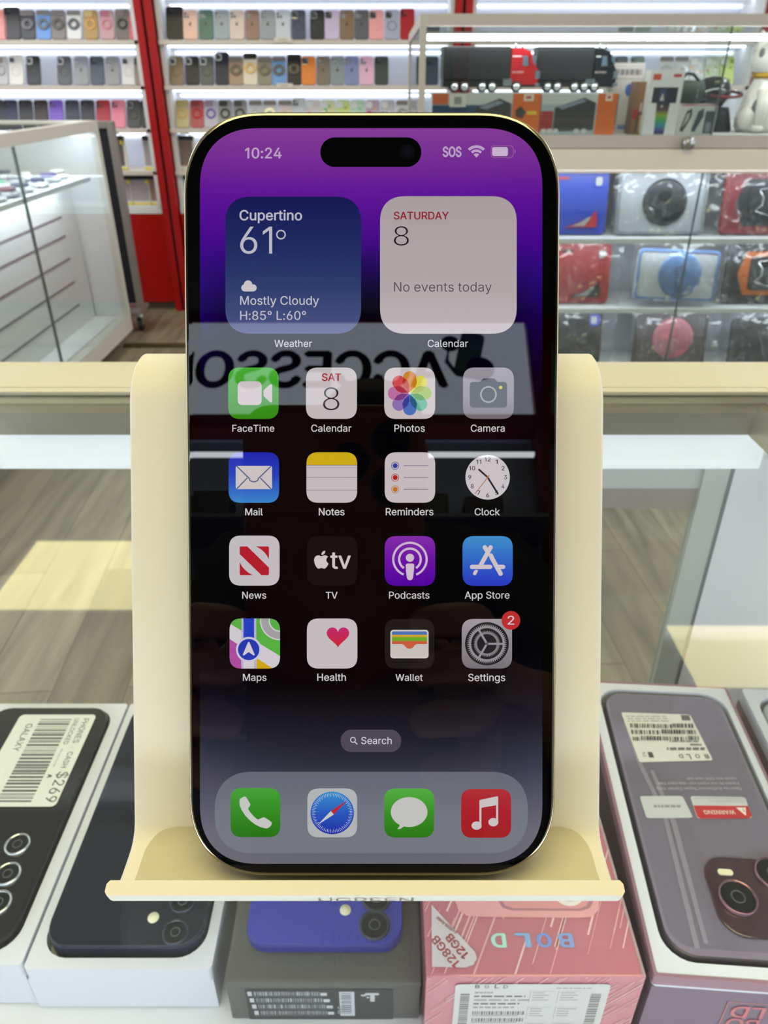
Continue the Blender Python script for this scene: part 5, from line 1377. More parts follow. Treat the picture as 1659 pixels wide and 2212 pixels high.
# status bar
f = ui(); f.text('10:24', 530, 608, 342, (186, 158, 194), .018)
f.text('SOS', 957, 996, 338.5, (186, 160, 196), .035, hgt=21)
f.arc(1029, 340, 26, 20, (186, 160, 196), 225, 315, 16); f.arc(1029, 340, 17, 11.5, (186, 160, 196), 225, 315, 14); f.poly([(1029, 341), (1023, 334)] + [(1029 + 8.5 * math.cos(math.radians(a)), 340 + 8.5 * math.sin(math.radians(a))) for a in range(230, 311, 10)] + [(1035, 334)], (186, 160, 196))
f.rr(1060, 314.5, 1109.5, 341.5, 9, (146, 88, 156)); f.rr(1061.6, 316, 1108, 340, 8, (116, 52, 138)); f.rr(1063, 318, 1097, 337.5, 5, (198, 176, 204)); f.rr(1111, 324, 1113.5, 331, 1.2, (146, 88, 156))
f.build('status_bar', screen, M_SCREEN)
f = ui(); f.rr(692, 297, 910, 361, 31.5, (2, 2, 2), p=2.0); f.circ(879, 328, 17, (9, 8, 12)); f.circ(879, 328, 9, (14, 12, 22)); f.build('camera_cutout', screen, M_SCREEN)
# weather widget
f = ui(); f.rr(487, 425, 780, 721, 58, vgrad([(425, (20, 24, 82)), (520, (28, 40, 94)), (620, (44, 60, 108)), (690, (66, 78, 124)), (721, (84, 92, 140))]), p=2.5, rows=10)
f.text('Cupertino', 518, 652, 476, (186, 184, 196), .016); f.text('61', 519, 588, 548, (184, 184, 196), -.002); f.arc(607, 507, 10.5, 7.6, (184, 184, 196))
cw = (200, 194, 198); f.circ(529, 622, 7.8, cw, 20); f.circ(536, 615, 9.2, cw, 22); f.circ(547, 622, 7.6, cw, 20); f.rect(529, 616, 547, 629.8, cw)
f.text('Mostly Cloudy', 519, 689, 658.5, (196, 192, 200), .004); f.text('H:85° L:60°', 519, 661, 691, (194, 188, 200), .004)
f.text('Weather', 593, 674, 749.5, (206, 208, 212), .004)
f.build('weather_widget', screen, M_SCREEN)
f = ui(); f.rr(821, 424, 1116, 721, 58, vgrad([(424, (168, 156, 158)), (640, (178, 166, 168)), (721, (190, 180, 186))]), p=2.5, rows=6)
f.text('SATURDAY', 851, 969, 474, (140, 34, 40), .018); f.text('8', 851, 883, 531, (26, 22, 24), -.012, hgt=42); f.text('No events today', 851, 1062, 630, (84, 72, 78), -.002)
f.text('Calendar', 924, 1011, 749.5, (206, 208, 212), .004)
f.build('calendar_widget', screen, M_SCREEN)

def sq(n=100.0, r=26, p=2.7, N=8):
    return [(x + 50, y + 50) for x, y in rrect(n, n, r, N, p=p)]
def icon(x0, y0, x1, y1, lab, lx0, lx1, lbase, bg, fn, bold=.006, clip=False):
    f = ui(); f.frame(x0, y0, x1, y1)
    if bg is not None: f.rr(0, 0, 100, 100, 26, bg, p=2.7, rows=6)
    if clip: f.clip = sq()
    fn(f); f.clip = None
    if lab:
        f.frame(0, 0, 100, 100); f.text(lab, lx0, lx1, lbase, LB, bold)
    return f.build('app_icon', screen, M_SCREEN)
def arcpts(cx, cy, r, a0, a1, n=14): return [(cx + r * math.cos(math.radians(a0 + (a1 - a0) * i / n)), cy + r * math.sin(math.radians(a0 + (a1 - a0) * i / n))) for i in range(n + 1)]
W2 = (202, 190, 194)
def i_video(f):
    f.rr(19, 27, 66.5, 73, 10, W2); f.poly([(70, 45), (73, 41.5), (83, 33), (86, 32.5), (87, 34), (87, 66), (86, 68.5), (83, 67.5), (73, 58.5), (70, 55)], W2)
icon(493, 794, 602, 905, 'FaceTime', 502, 592.5, 932.5, vgrad([(0, (70, 168, 50)), (60, (58, 150, 34)), (100, (50, 134, 16))]), i_video)
def i_cal(f): f.text('SAT', 31.5, 68.5, 26, (160, 40, 46), .02); f.text('8', 33.5, 65.5, 83.5, (40, 36, 40), -.012, hgt=45)
icon(661, 794, 771, 905, 'Calendar', 672.5, 759, 932.5, (192, 182, 184), i_cal)
def i_photos(f):
    cols = [(200, 128, 42), (212, 204, 74), (158, 186, 92), (96, 172, 146), (74, 108, 182), (138, 108, 172), (184, 108, 158), (200, 74, 76)]
    def petal(k, r0, r1, w_):
        a = math.radians(-90 + 45 * k); d = (math.cos(a), math.sin(a)); n_ = (-d[1], d[0]); pts = []
        for (t_, s_) in ((r0, 0), (r0 + 12, 10.5), (r0 + 20, 13), (r1 - 12, 13)): pts.append((50 + d[0] * t_ + n_[0] * s_, 50 + d[1] * t_ + n_[1] * s_))
        for i in range(1, 9):
            b_ = math.pi / 2 - math.pi * i / 9; t_ = r1 - 12 + 12 * math.cos(b_); s_ = 13 * math.sin(b_); pts.append((50 + d[0] * t_ + n_[0] * s_, 50 + d[1] * t_ + n_[1] * s_))
        for (t_, s_) in ((r1 - 12, -13), (r0 + 20, -13), (r0 + 12, -10.5)): pts.append((50 + d[0] * t_ + n_[0] * s_, 50 + d[1] * t_ + n_[1] * s_))
        return pts
    for k in range(8): f.poly(petal(k, 1.5, 43, 13), cols[k])
    for k in range(8):
        a = math.radians(-90 + 45 * k + 22.5); c1, c2 = cols[k], cols[(k + 1) % 8]; m = tuple(int((c1[i] * c2[i]) / 235 + 10) for i in range(3))
        d = (math.cos(a), math.sin(a)); n_ = (-d[1], d[0])
        f.poly([(50 + d[0] * 4, 50 + d[1] * 4), (50 + d[0] * 15 + n_[0] * 5.4, 50 + d[1] * 15 + n_[1] * 5.4), (50 + d[0] * 25 + n_[0] * 5.2, 50 + d[1] * 25 + n_[1] * 5.2), (50 + d[0] * 33, 50 + d[1] * 33), (50 + d[0] * 25 - n_[0] * 5.2, 50 + d[1] * 25 - n_[1] * 5.2), (50 + d[0] * 15 - n_[0] * 5.4, 50 + d[1] * 15 - n_[1] * 5.4)], m)
    f.circ(50, 50, 2.6, (206, 200, 200), 16)
icon(830, 794, 940, 905, 'Photos', 852, 917.5, 932.5, (196, 184, 186), i_photos)
def i_cam(f):
    g = (64, 68, 74); f.rr(13.5, 28, 86.5, 78, 7, g); f.poly([(30, 29), (33, 28), (39, 22), (42, 21), (59, 21), (62, 22), (68, 28), (71, 29)], g)
    f.arc(50, 52.5, 16.6, 13.2, (150, 148, 154), 0, 360, 40); f.circ(74, 38.8, 3.4, (206, 188, 78), 16)
icon(1000, 794, 1110, 905, 'Camera', 1017, 1090, 932.5, vgrad([(0, (150, 144, 152)), (60, (138, 132, 140)), (100, (112, 102, 108))]), i_cam)
def i_mail(f):
    f.rr(14, 27, 86, 73, 4.5, (202, 192, 192)); L = (82, 92, 132)
    f.stroke([(17, 28.5), (42, 53)] + arcpts(50, 47, 11.5, 140, 40, 8) + [(58, 53), (83, 28.5)], 2.3, L); f.stroke([(17, 71.5), (36.5, 51.5)], 2.3, L); f.stroke([(83, 71.5), (63.5, 51.5)], 2.3, L)
icon(494, 977, 603, 1086, 'Mail', 530, 567.5, 1113, vgrad([(0, (30, 36, 172)), (45, (34, 62, 184)), (100, (56, 132, 200))]), i_mail, .014)
def i_notes(f):
    f.rect(0.2, 25, 99.8, 26.2, (134, 122, 96)); 
    for k in range(26): f.circ(4 + k * 3.7, 30.6, .8, (120, 112, 110), 8)
    f.rect(0, 49.2, 100, 50.2, (122, 114, 118)); f.rect(0, 74.4, 100, 75.4, (122, 114, 118))
fn_ = ui(); fn_.frame(662, 977, 771.5, 1086); fn_.rr(0, 0, 100, 100, 26, lambda x, y: (204, 168, 24) if y < 25.5 else (196, 184, 188), p=2.7, rows=4, breaks=(25.5,), flatrow=True); i_notes(fn_); fn_.frame(0, 0, 100, 100); fn_.text('Notes', 689, 744, 1113, LB, .014); fn_.build('app_icon', screen, M_SCREEN)
def i_rem(f):
    for y, c in ((26.5, (44, 62, 150)), (50, (176, 30, 26)), (73.5, (190, 112, 24))):
        f.arc(20.7, y, 7.8, 6.7, c); f.circ(20.7, y, 4.9, c); f.stroke([(38.5, y), (86, y)], 1.7, (142, 122, 142))
icon(831, 977, 940, 1086, 'Reminders', 833.5, 936, 1113, (196, 184, 188), i_rem, .010)
def i_clock(f):
    f.circ(50, 50, 43.8, (198, 190, 194), 56)
    for k in range(1, 13):
        a = math.radians(30 * k - 90); r_ = 35.2; w_ = 11.5 if k > 9 else 5.6
        if k == 11: w_ = 9.5
        if k == 1: w_ = 4.2
        cx_, cy_ = 50 + r_ * math.cos(a), 50 + r_ * math.sin(a); f.text(str(k), cx_ - w_ / 2, cx_ + w_ / 2, cy_ + 4.0, (46, 42, 44), .012, hgt=8.2)
    f.stroke([(50, 50), (33, 35)], 3.6, (30, 26, 30)); f.stroke([(50, 50), (70, 82)], 3.6, (30, 26, 30)); f.stroke([(53.4, 45.6), (25, 82.5)], 1.3, (176, 92, 30), False); f.circ(50, 50, 2.4, (150, 92, 40), 14)
icon(998.5, 976, 1108, 1086, 'Clock', 1025.5, 1079.5, 1113, (5, 5, 6), i_clock, .010)
def i_news(f):
    rd = (176, 28, 44); f.poly([(21, 24), (21.8, 22.3), (23.5, 21.5), (36, 21.5), (79, 64), (79, 76.5), (78.2, 78.3), (76.5, 79), (64, 79), (21, 37)], rd)
    f.poly([(53.2, 21.5), (76.5, 21.5), (78.3, 22.3), (79, 24), (79, 46.8), (75, 40), (70, 33.5), (62, 26.5)], rd); f.poly([(21, 53), (25, 60.5), (30, 67), (38, 74), (46.8, 79), (23.5, 79), (21.7, 78.2), (21, 76.5)], rd)
icon(495, 1157, 604, 1265, 'News', 523.5, 575, 1293, (192, 186, 190), i_news, .010)
AP = [(28.3, 40.6), (31, 38.4), (34.5, 37.6), (38, 38.4), (41, 40.4)]
def i_tv(f):
    w_ = (204, 196, 196)
    body = [(27.6, 40.6), (24.5, 39), (20.5, 39), (17, 41), (14.8, 44.6), (14.2, 49.4), (15.2, 55), (17.6, 60.5), (20.4, 64.4), (23, 65.8), (26, 65), (28.8, 64.2), (31.6, 65), (34.4, 65.8), (37, 64.8), (39.4, 62), (41.6, 58.4), (43, 55.4), (40.6, 53.6), (38.9, 50.8), (38.5, 47.4), (39.5, 44.2), (42, 41.6), (39, 39.4), (35.4, 38.7), (31.8, 39.6), (29.6, 40.6)]
    f.poly(body, w_); f.poly([(29.0, 38.4), (28.8, 35.4), (30.4, 32.2), (33, 30.2), (36, 29.4), (36.2, 32.2), (34.8, 35.2), (32.4, 37.4)], w_)
    f.text('tv', 47, 86.5, 65.5, w_, .012)
icon(663, 1158, 772, 1265, 'TV', 704, 729, 1293, (17, 15, 16), i_tv, .012)
def i_pod(f):
    w_ = (204, 182, 204); 
    def arcx(r0, r1, a): f.arc(50, 46.5, r0, r1, w_, 90 + a, 450 - a, 44)
    arcx(35.2, 31, 22); arcx(23.6, 19.2, 34)
    f.circ(50, 43.5, 8.2, (204, 186, 200)); f.poly([(41.5, 58), (43, 55.8), (46, 55), (54, 55), (57, 55.8), (58.5, 58), (57.8, 70), (56.2, 83), (54.5, 87), (52, 88.4), (48, 88.4), (45.5, 87), (43.8, 83), (42.2, 70)], (204, 186, 200))
icon(831, 1158, 940, 1265.5, 'Podcasts', 840.5, 927.5, 1293, vgrad([(0, (130, 44, 168)), (50, (104, 16, 162)), (100, (80, 2, 156))]), i_pod, .006)
def i_store(f):
    w_ = (204, 192, 200); f.stroke([(56, 22.5), (36.5, 58)], 8.6, w_); f.stroke([(44.5, 22.5), (48, 28.5)], 8.6, w_); f.stroke([(19, 61.8), (55, 61.8)], 8.6, w_); f.stroke([(72, 61.8), (80.8, 61.8)], 8.6, w_)
    f.stroke([(56.5, 39), (59, 45), (75.8, 75.5)], 8.8, w_); f.poly([(31, 68.5), (30, 72), (27, 77.5), (24, 79), (21, 77), (21, 74), (23.5, 69), (27, 67.6)], w_)
icon(999, 1158, 1107.5, 1265.5, 'App Store', 1004, 1100.5, 1293, vgrad([(0, (64, 142, 200)), (45, (50, 104, 196)), (100, (42, 54, 190))]), i_store, .006)
def i_maps(f):
    G = (86, 172, 66); wl = (206, 200, 206)
    f.poly([(0, 0), (23.5, 0), (23.5, 24), (0, 10)], G); f.poly([(53, 0), (100, 0), (100, 75), (53, 46)], G); f.poly([(0, 41), (22, 55), (23.5, 100), (0, 100)], (172, 74, 156)); f.poly([(53.5, 79), (86, 100), (53.5, 100)], (206, 164, 26))
    f.arc(100, 4, 39.5, 37, wl, 80, 200, 30); f.arc(100, 4, 37, 22.5, (160, 156, 160), 80, 200, 30); f.arc(100, 4, 22.5, 20, wl, 80, 200, 24)
    f.rect(23.5, 0, 27.5, 100, (176, 176, 196)); f.rect(48.6, 0, 53, 100, (176, 176, 196)); f.rect(27.5, 45, 48.6, 100, wl); f.rect(27.5, 0, 48.6, 45, (34, 62, 188))
    f.circ(38, 62, 25.3, (196, 196, 214), 44); f.circ(38, 62, 21.2, (38, 56, 172), 44); f.poly([(36.6, 47.5), (38, 46.5), (39.4, 47.5), (49.8, 72), (49, 73.8), (47, 73.6), (38, 67), (29, 73.6), (27, 73.8), (26.2, 72)], (206, 200, 206))
icon(496, 1336, 605, 1444, 'Maps', 525, 575.5, 1470.5, (204, 198, 204), i_maps, .008, clip=True)
def i_heart(f):
    pts = []
    for i in range(48):
        t_ = 2 * math.pi * i / 48; x = 16 * math.sin(t_) ** 3; y = 13 * math.cos(t_) - 5 * math.cos(2 * t_) - 2 * math.cos(3 * t_) - math.cos(4 * t_); pts.append((61.5 + x * 1.40, 34.6 - y * 1.42))
    f.poly(pts, vgrad([(15, (190, 44, 122)), (36, (196, 36, 76)), (57, (200, 40, 36))]))
icon(663, 1336, 772, 1444, 'Health', 685.5, 747, 1470.5, (194, 186, 190), i_heart, .010)
def i_wallet(f):
    f.rr(11.5, 22, 88.5, 79.5, 7, (204, 200, 196)); f.rr(14.5, 25, 85.5, 52, (4, 4), (72, 112, 172)); f.rect(14.5, 31.8, 85.5, 52, (204, 162, 48)); f.rect(14.5, 36.6, 85.5, 52, (104, 164, 42)); f.rect(14.5, 44.4, 85.5, 52, (196, 92, 60))
    f.poly([(14.5, 50.5)] + [(36, 50.5)] + arcpts(50, 46, 13.5, 145, 35, 10) + [(64, 50.5), (85.5, 50.5), (85.5, 76.5), (14.5, 76.5)], (196, 190, 184))
    f.poly([(35, 50.6), (38.5, 52), (42, 56.5), (46, 59.3), (50, 60), (54, 59.3), (58, 56.5), (61.5, 52), (65, 50.6), (65, 46), (35, 46)], (196, 92, 60))
icon(831, 1337, 938, 1444, 'Wallet', 854.5, 913, 1470.5, (28, 25, 25), i_wallet, .008)
def i_set(f):
    D = (34, 32, 36); G = (146, 142, 148); f.circ(50, 50, 43.6, D, 60)
    V = []
    for k in range(120):
        a = math.radians(3 * k); r_ = 40.5 if (k // 1) % 2 else 34.5; V.append((50 + r_ * math.cos(a), 50 + r_ * math.sin(a)))
    f.poly(V, G); f.circ(50, 50, 31.4, D, 48)
    V = []
    for k in range(96):
        a = math.radians(3.75 * k); r_ = 27 if k % 2 else 23.4; V.append((50 + r_ * math.cos(a), 50 + r_ * math.sin(a)))
    f.poly(V, (126, 122, 128)); f.circ(50, 50, 19.6, D, 40)
    for a in (0, 120, 240): f.stroke([(50, 50), (50 + 33 * math.cos(math.radians(a)), 50 + 33 * math.sin(math.radians(a)))], 4.2, G)
    f.circ(50, 50, 3.0, (90, 86, 90), 16)
def i_set2(f):
    i_set(f); A = f.A; f.frame(0, 0, 100, 100); f.circ(1103.5, 1340, 20.2, (186, 46, 48), 40); f.text('2', 1096.5, 1110.5, 1349, (212, 200, 202), .004, hgt=19); f.A = A
icon(997.5, 1337, 1106, 1444, 'Settings', 1011.5, 1091, 1471, vgrad([(0, (158, 152, 158)), (60, (136, 130, 136)), (100, (116, 112, 118))]), i_set2, .008)
# search pill and dock
f = ui(); f.rr(736, 1576, 866.5, 1624.5, 24, (78, 72, 84), p=2.1); f.arc(762.5, 1598, 6.2, 4.4, (206, 206, 210)); f.stroke([(766.8, 1602.6), (771.3, 1607)], 2.2, (206, 206, 210)); f.text('Search', 780.5, 846, 1607, (208, 206, 212), .004)
f.build('search_button', screen, M_SCREEN)
f = Flat(tfs, 6e-6, 2); f.rr(464, 1667, 1140, 1843, (82, 82), vgrad([(1667, (100, 103, 116)), (1760, (114, 118, 128)), (1843, (116, 119, 128))]), p=2.3, rows=4); f.build('dock', screen, M_SCREEN)
def i_call(f):
    f.poly([(18, 27), (19, 22.5), (23, 19.5), (28.5, 17), (31.5, 19), (36, 26), (40, 33), (39, 36), (36, 41), (35.6, 43), (40, 50), (46.5, 57.5), (53, 63), (55.5, 64), (59, 62.6), (65, 60), (68, 59.6), (74, 63.5), (82, 69), (83, 71.5), (81.8, 76), (78, 80), (73.5, 82.3), (69, 82), (60, 79.5), (50, 74.5), (40, 67), (30, 56.5), (22, 44), (18.6, 35)], (196, 196, 192))
icon(498, 1702, 605.5, 1808, None, 0, 0, 0, vgrad([(0, (70, 160, 56)), (50, (52, 138, 34)), (100, (38, 114, 20))]), i_call)
def i_comp(f):
    f.circ(50, 50, 43.6, vgrad([(6, (58, 142, 202)), (40, (44, 96, 190)), (94, (34, 42, 164))]), 64)
    for k in range(72):
        a = math.radians(5 * k); r_ = 33.5 if k % 2 else 36; f.poly([(50 + r_ * math.cos(a) + .45 * math.sin(a), 50 + r_ * math.sin(a) - .45 * math.cos(a)), (50 + 40.6 * math.cos(a) + .45 * math.sin(a), 50 + 40.6 * math.sin(a) - .45 * math.cos(a)), (50 + 40.6 * math.cos(a) - .45 * math.sin(a), 50 + 40.6 * math.sin(a) + .45 * math.cos(a)), (50 + r_ * math.cos(a) - .45 * math.sin(a), 50 + r_ * math.sin(a) + .45 * math.cos(a))], (188, 196, 206)); f.lv -= 1
    f.lv += 2; f.poly([(47.2, 46), (53.2, 53), (20.5, 74.5)], (202, 200, 198)); f.poly([(47.2, 46), (80, 24), (53.2, 53)], (188, 38, 46))
icon(664, 1703, 771.5, 1808.5, None, 0, 0, 0, (176, 178, 180), i_comp)
def i_msg(f):
    w_ = (192, 192, 188); f.circ(50, 48, 36.8, w_, 48, ry=30.5); f.poly([(26.5, 66), (31, 71), (31, 76), (26.5, 83), (33, 82), (39, 77.5), (44, 74)], w_)
icon(830, 1703, 937.5, 1809, None, 0, 0, 0, vgrad([(0, (84, 172, 66)), (50, (58, 142, 38)), (100, (42, 118, 22))]), i_msg)
def i_mus(f):
    w_ = (200, 192, 192); f.poly([(36.5, 24), (38, 22.5), (72, 15), (74, 16), (74, 33), (72, 33), (40.5, 38.5), (36.5, 40)], w_); f.rect(36.5, 30, 40.6, 72, w_); f.rect(70, 20, 74, 66, w_)
    f.circ(31, 75, 10.2, w_, 26, ry=8.6); f.circ(64.5, 68, 10, w_, 26, ry=8.6); f.rect(36.5, 64, 40.6, 76, w_); f.rect(70, 60, 74, 69, w_)
icon(996, 1704, 1104, 1809.5, None, 0, 0, 0, vgrad([(0, (176, 46, 54)), (50, (168, 32, 40)), (100, (160, 30, 34))]), i_mus)

# ------------------------------------------------------------------ the bent stand
M_STAND = mat('cream stand plastic', (226, 220, 208), .5)
M_PAD = mat('olive grey pad', (196, 186, 158), .75)
g = .0135 + .0015
base0 = PC - NRM * g
pts = [Vector((0, .0942, ZC - .1462)), Vector((0, .0952, ZC - .1497)), Vector((0, .0972, ZC - .1524)), Vector((0, .1000, ZC - .1537)), Vector((0, .1060, ZC - .1540))]
# junction of the ledge and the plate, rounded
zl = ZC - .1540
sJ = (zl - base0.z) / UP.z; J = base0 + UP * sJ; J.x = 0
rf = .0075; a_ = Vector((0, 1, 0)); tl = rf * math.tan((math.pi / 2 - LEAN) / 2)
pa, pb = J - a_ * tl, J + UP * tl
cen = pa + Vector((0, 0, rf))
for i in range(9):
    th = -math.pi / 2 + (math.pi / 2 - LEAN) * i / 8
    pts.append(cen + Vector((0, math.cos(th) * rf, math.sin(th) * rf)))
def py_of(P):
    d = P - CAMP; return 1106 + FPX * d.dot(DN) / d.dot(AX)
RB = .0125
def bend(sT):
    e_ = base0 + UP * sT; e_.x = 0
    bk = Vector((0, math.cos(LEAN), -math.sin(LEAN)))   # away from the viewer
    c_ = e_ + bk * RB; out = []
    for i in range(1, 15):
        th = math.radians(134) * i / 14
        out.append(c_ - bk * RB * math.cos(th) + UP * RB * math.sin(th))
    return e_, out
lo_, hi_ = -.02, .08
for _ in range(40):
    md = (lo_ + hi_) / 2; e_, out = bend(md)
    # outer surface lies 1.5 mm further out
    top = min(py_of(p + (p - (e_ + Vector((0, math.cos(LEAN), -math.sin(LEAN))) * RB)).normalized() * .0015) for p in out)
    if top > 764: lo_ = md
    else: hi_ = md
e_, out = bend((lo_ + hi_) / 2)
pts += [J + (e_ - J) * t_ for t_ in (.15, .4, .7, 1.0)] + out
d_ = (out[-1] - out[-2]).normalized(); gz = 1.0 + .0015 + .0001
L_ = (out[-1].z - .012 - gz) / -d_.z
pts += [out[-1] + d_ * L_ * .5, out[-1] + d_ * L_]
q = pts[-1]; pts += [q + Vector((0, .004, -.0075)), q + Vector((0, .010, -.0110)), Vector((0, q.y + .016, gz)), Vector((0, q.y + .05, gz))]
def sweep(pts, x0, x1, th, m, inset=None):
    b = MB(); n = len(pts); V = []; Fc = []
    prof = []
    for i, p in enumerate(pts):
        d = (pts[min(i + 1, n - 1)] - pts[max(i - 1, 0)]).normalized(); nn = Vector((0, -d.z, d.y)); prof.append((p + nn * th / 2, p - nn * th / 2))
    r_ = .0006
    loop_sec = [(x0, -1), (x0 + r_, 0)]
    for u, l in prof:
        V += [(x0 + r_, u.y, u.z), (x1 - r_, u.y, u.z), (x1, (u * .75 + l * .25).y, (u * .75 + l * .25).z), (x1, (u * .25 + l * .75).y, (u * .25 + l * .75).z), (x1 - r_, l.y, l.z), (x0 + r_, l.y, l.z), (x0, (u * .25 + l * .75).y, (u * .25 + l * .75).z), (x0, (u * .75 + l * .25).y, (u * .75 + l * .25).z)]
    for i in range(n - 1):
        for k in range(8): j = (k + 1) % 8; Fc.append((i * 8 + k, i * 8 + j, (i + 1) * 8 + j, (i + 1) * 8 + k))
    Fc.append(tuple(range(8))); Fc.append(tuple(reversed(range((n - 1) * 8, n * 8))))
    b.faces(V, Fc, m, smooth=False); return b
SX0, SX1 = -.0583, .0503
# refine the path so the bends stay smooth
def smooth_path(pts, it=1):
    for _ in range(it):
        out = [pts[0]]
        for a, b_ in zip(pts, pts[1:]): out += [a * .75 + b_ * .25, a * .25 + b_ * .75]
        out.append(pts[-1]); pts = out
    return pts
stand = thing('phone_stand', 'cream bent plastic phone stand on the glass counter top', 'stand', (0, 0, 0))
sb = sweep(smooth_path(pts), SX0, SX1, .003, M_STAND)
body = sb.build('body', stand)
for p_ in body.data.polygons: p_.use_smooth = True
bv = body.modifiers.new('edge', 'EDGE_SPLIT'); bv.split_angle = math.radians(50)
# pad lying on the ledge and up the fillet, rounded at its rear corners
pp = smooth_path(pts)[4:34]
up_ = []
for i, p in enumerate(pp):
    d = (pp[min(i + 1, len(pp) - 1)] - pp[max(i - 1, 0)]).normalized(); nn = Vector((0, -d.z, d.y)); nn = nn if nn.dot(Vector((0, -.5, 1))) > 0 else -nn
    up_.append(p + nn * (.0015 + .0003))
Lc = [0]
for a, b_ in zip(up_, up_[1:]): Lc.append(Lc[-1] + (b_ - a).length)
PADL = .0150; rr_ = .0062
V = []; Fc = []; rowsn = 0; px0, px1 = SX0 + .0036, SX1 - .0030
for i in range(27):
    s_ = PADL * i / 26
    k = max(j for j in range(len(Lc)) if Lc[j] <= s_ + 1e-9); k = min(k, len(up_) - 2)
    t_ = (s_ - Lc[k]) / max(1e-9, Lc[k + 1] - Lc[k]); P = up_[k] + (up_[k + 1] - up_[k]) * t_
    dd = PADL - s_; ins = 0 if dd > rr_ else rr_ * (1 - math.sqrt(max(0, 1 - ((rr_ - dd) / rr_) ** 2)))
    V += [(px0 + ins, P.y, P.z), (px1 - ins, P.y, P.z)]
for i in range(26): Fc.append((2 * i, 2 * i + 1, 2 * i + 3, 2 * i + 2))
MB().faces(V, Fc, M_PAD, smooth=True).build('pad', stand)
# raised lettering on the underside of the lip
tb = MB(); V, F_ = text_mesh('UGREEN', 0)
mx0 = min(v[0] for v in V); mx1 = max(v[0] for v in V); k = .0200 / (mx1 - mx0)
fo = Vector((0, .0927, ZC - .1474)); fd = (Vector((0, .0956, ZC - .1524)) - fo).normalized(); fn2 = Vector((0, -1, -.45)).normalized()
tb.faces([tuple(Vector((-.0138 + (v[0] - mx0) * k, 0, 0)) + fo + fd * (.0040 - v[1] * k * .9) + fn2 * .0004) for v in V], F_, mat('stand lettering grey', (168, 162, 150), .5))
tb.build('lettering', stand)
# white card lying at the back of the deck

# ------------------------------------------------------------------ behind the camera: what the phone face mirrors
def refl_on(px, py, Y):
    """photo pixel on the phone face -> point of the mirrored ray at plane Y"""
    r = ray(px, py); k = (PC - CAMP).dot(NRM) / r.dot(NRM); p = CAMP + r * k; d = r - NRM * (2 * r.dot(NRM)); return p + d * ((Y - p.y) / d.y)
YR = -1.80
M_SIGN = emission('lit sign face', (.80, .90, 1.0), SIGN_STR)
t = thing('lit_sign', 'lit white accessories sign with black lettering above the rear shelves', 'sign', (0, YR - .08, 2.61))
MB().box((-1.6, 0, -.194), (.505, .06, .194), M_SIGN).build('light_box', t)
V, F_ = text_mesh('ACCESSORIES', 0); mx0 = min(v[0] for v in V); mx1 = max(v[0] for v in V)
# faces +Y, so the text runs from +x to -x
xA = .216; k = .150 / max(v[1] for v in V)
lt = MB()
for i, (dx, dy) in enumerate(shifts(.034)): lt.faces([(xA - (v[0] + dx - mx0) * k * .905, .0606 + i * .0002, -.085 + (v[1] + dy) * k) for v in V], F_, mat('sign lettering', (10, 10, 12), .5))
lt.build('lettering', t)
b = MB(); b.prism(rrect(.085, .20, .02, 5, 0, 0), 0, .0008, mat('sign picture green', (92, 150, 110), .4), Matrix.Translation((.30, .0606, .05)) @ Matrix.Rotation(math.radians(-90), 4, 'X') @ Matrix.Rotation(math.radians(12), 4, 'Z'))
b.tube([(.23, .061, .09), (.22, .061, .02), (.25, .061, -.03), (.32, .061, -.03)], .009, M_BLKP, 6); b.lathe([(.001, 0), (.05, 0), (.05, .001), (.001, .001)], M_BLKP, Matrix.Translation((.335, .061, -.01)) @ Matrix.Rotation(math.radians(-90), 4, 'X'), 24)
b.lathe([(.001, 0), (.035, 0), (.035, .001), (.001, .001)], M_BLKP, Matrix.Translation((.235, .061, .10)) @ Matrix.Rotation(math.radians(-90), 4, 'X'), 20); b.build('picture', t)
M_RED2 = mat('dark red lacquer', (120, 12, 14), .4)
o = MB().box((-1.9, YR - .1, 2.81), (1.9, YR - .02, 2.88), M_RED2).box((-1.9, YR - .1, 2.36), (1.9, YR - .02, 2.412), M_RED2).build('trim_30'); o['kind'] = 'structure'
o = MB().box((.51, YR - .12, 0), (.60, YR - .01, 2.9), M_RED2).build('trim_31'); o['kind'] = 'structure'
M_SL = mat('rear shelf slate', (120, 130, 142), .6)
t = thing('rear_shelving', 'slate shelving with a lit strip behind the photographer', 'shelf', (0, YR, 0))
MB().box((-1.6, -.15, 0), (.5, -.13, 2.36), M_SL).build('back_panel', t)
for z in (1.98, 1.66, 1.34, 1.02): MB().box((-1.6, -.13, z - .012), (.5, .10, z), M_SL).build('shelf_board', t)
MB().box((-1.6, -.02, 2.242), (.49, .0, 2.252), emission('rear led', (.9, .95, 1), 16.0)).build('led_strip', t)
rnd = random.Random(2)
for zi, z in enumerate((1.98, 1.66, 1.34)):
    for k in range(9):
        x = -1.05 + k * .17
        bx = MB().box((x - .06, YR - .08, z + .0005), (x + .06, YR + .03, z + rnd.uniform(.08, .14)), mat('dark pouch %d' % rnd.randint(0, 3), rnd.choice([(30, 32, 36), (46, 48, 52), (60, 66, 60), (80, 84, 90)]), .4), bev=.008).build('storage_pouch')
        tag(bx, 'dark pouch on the rear shelves seen only in the phone reflection', 'pouch', 'pouches on the rear shelves')

# the photographer's own phone, just behind the lens
hp = thing('smartphone', 'orange phone held by the photographer, mirrored in the screen', 'phone', CAMP - AX * .0045, (math.pi / 2 - PITCH, 0, 0))
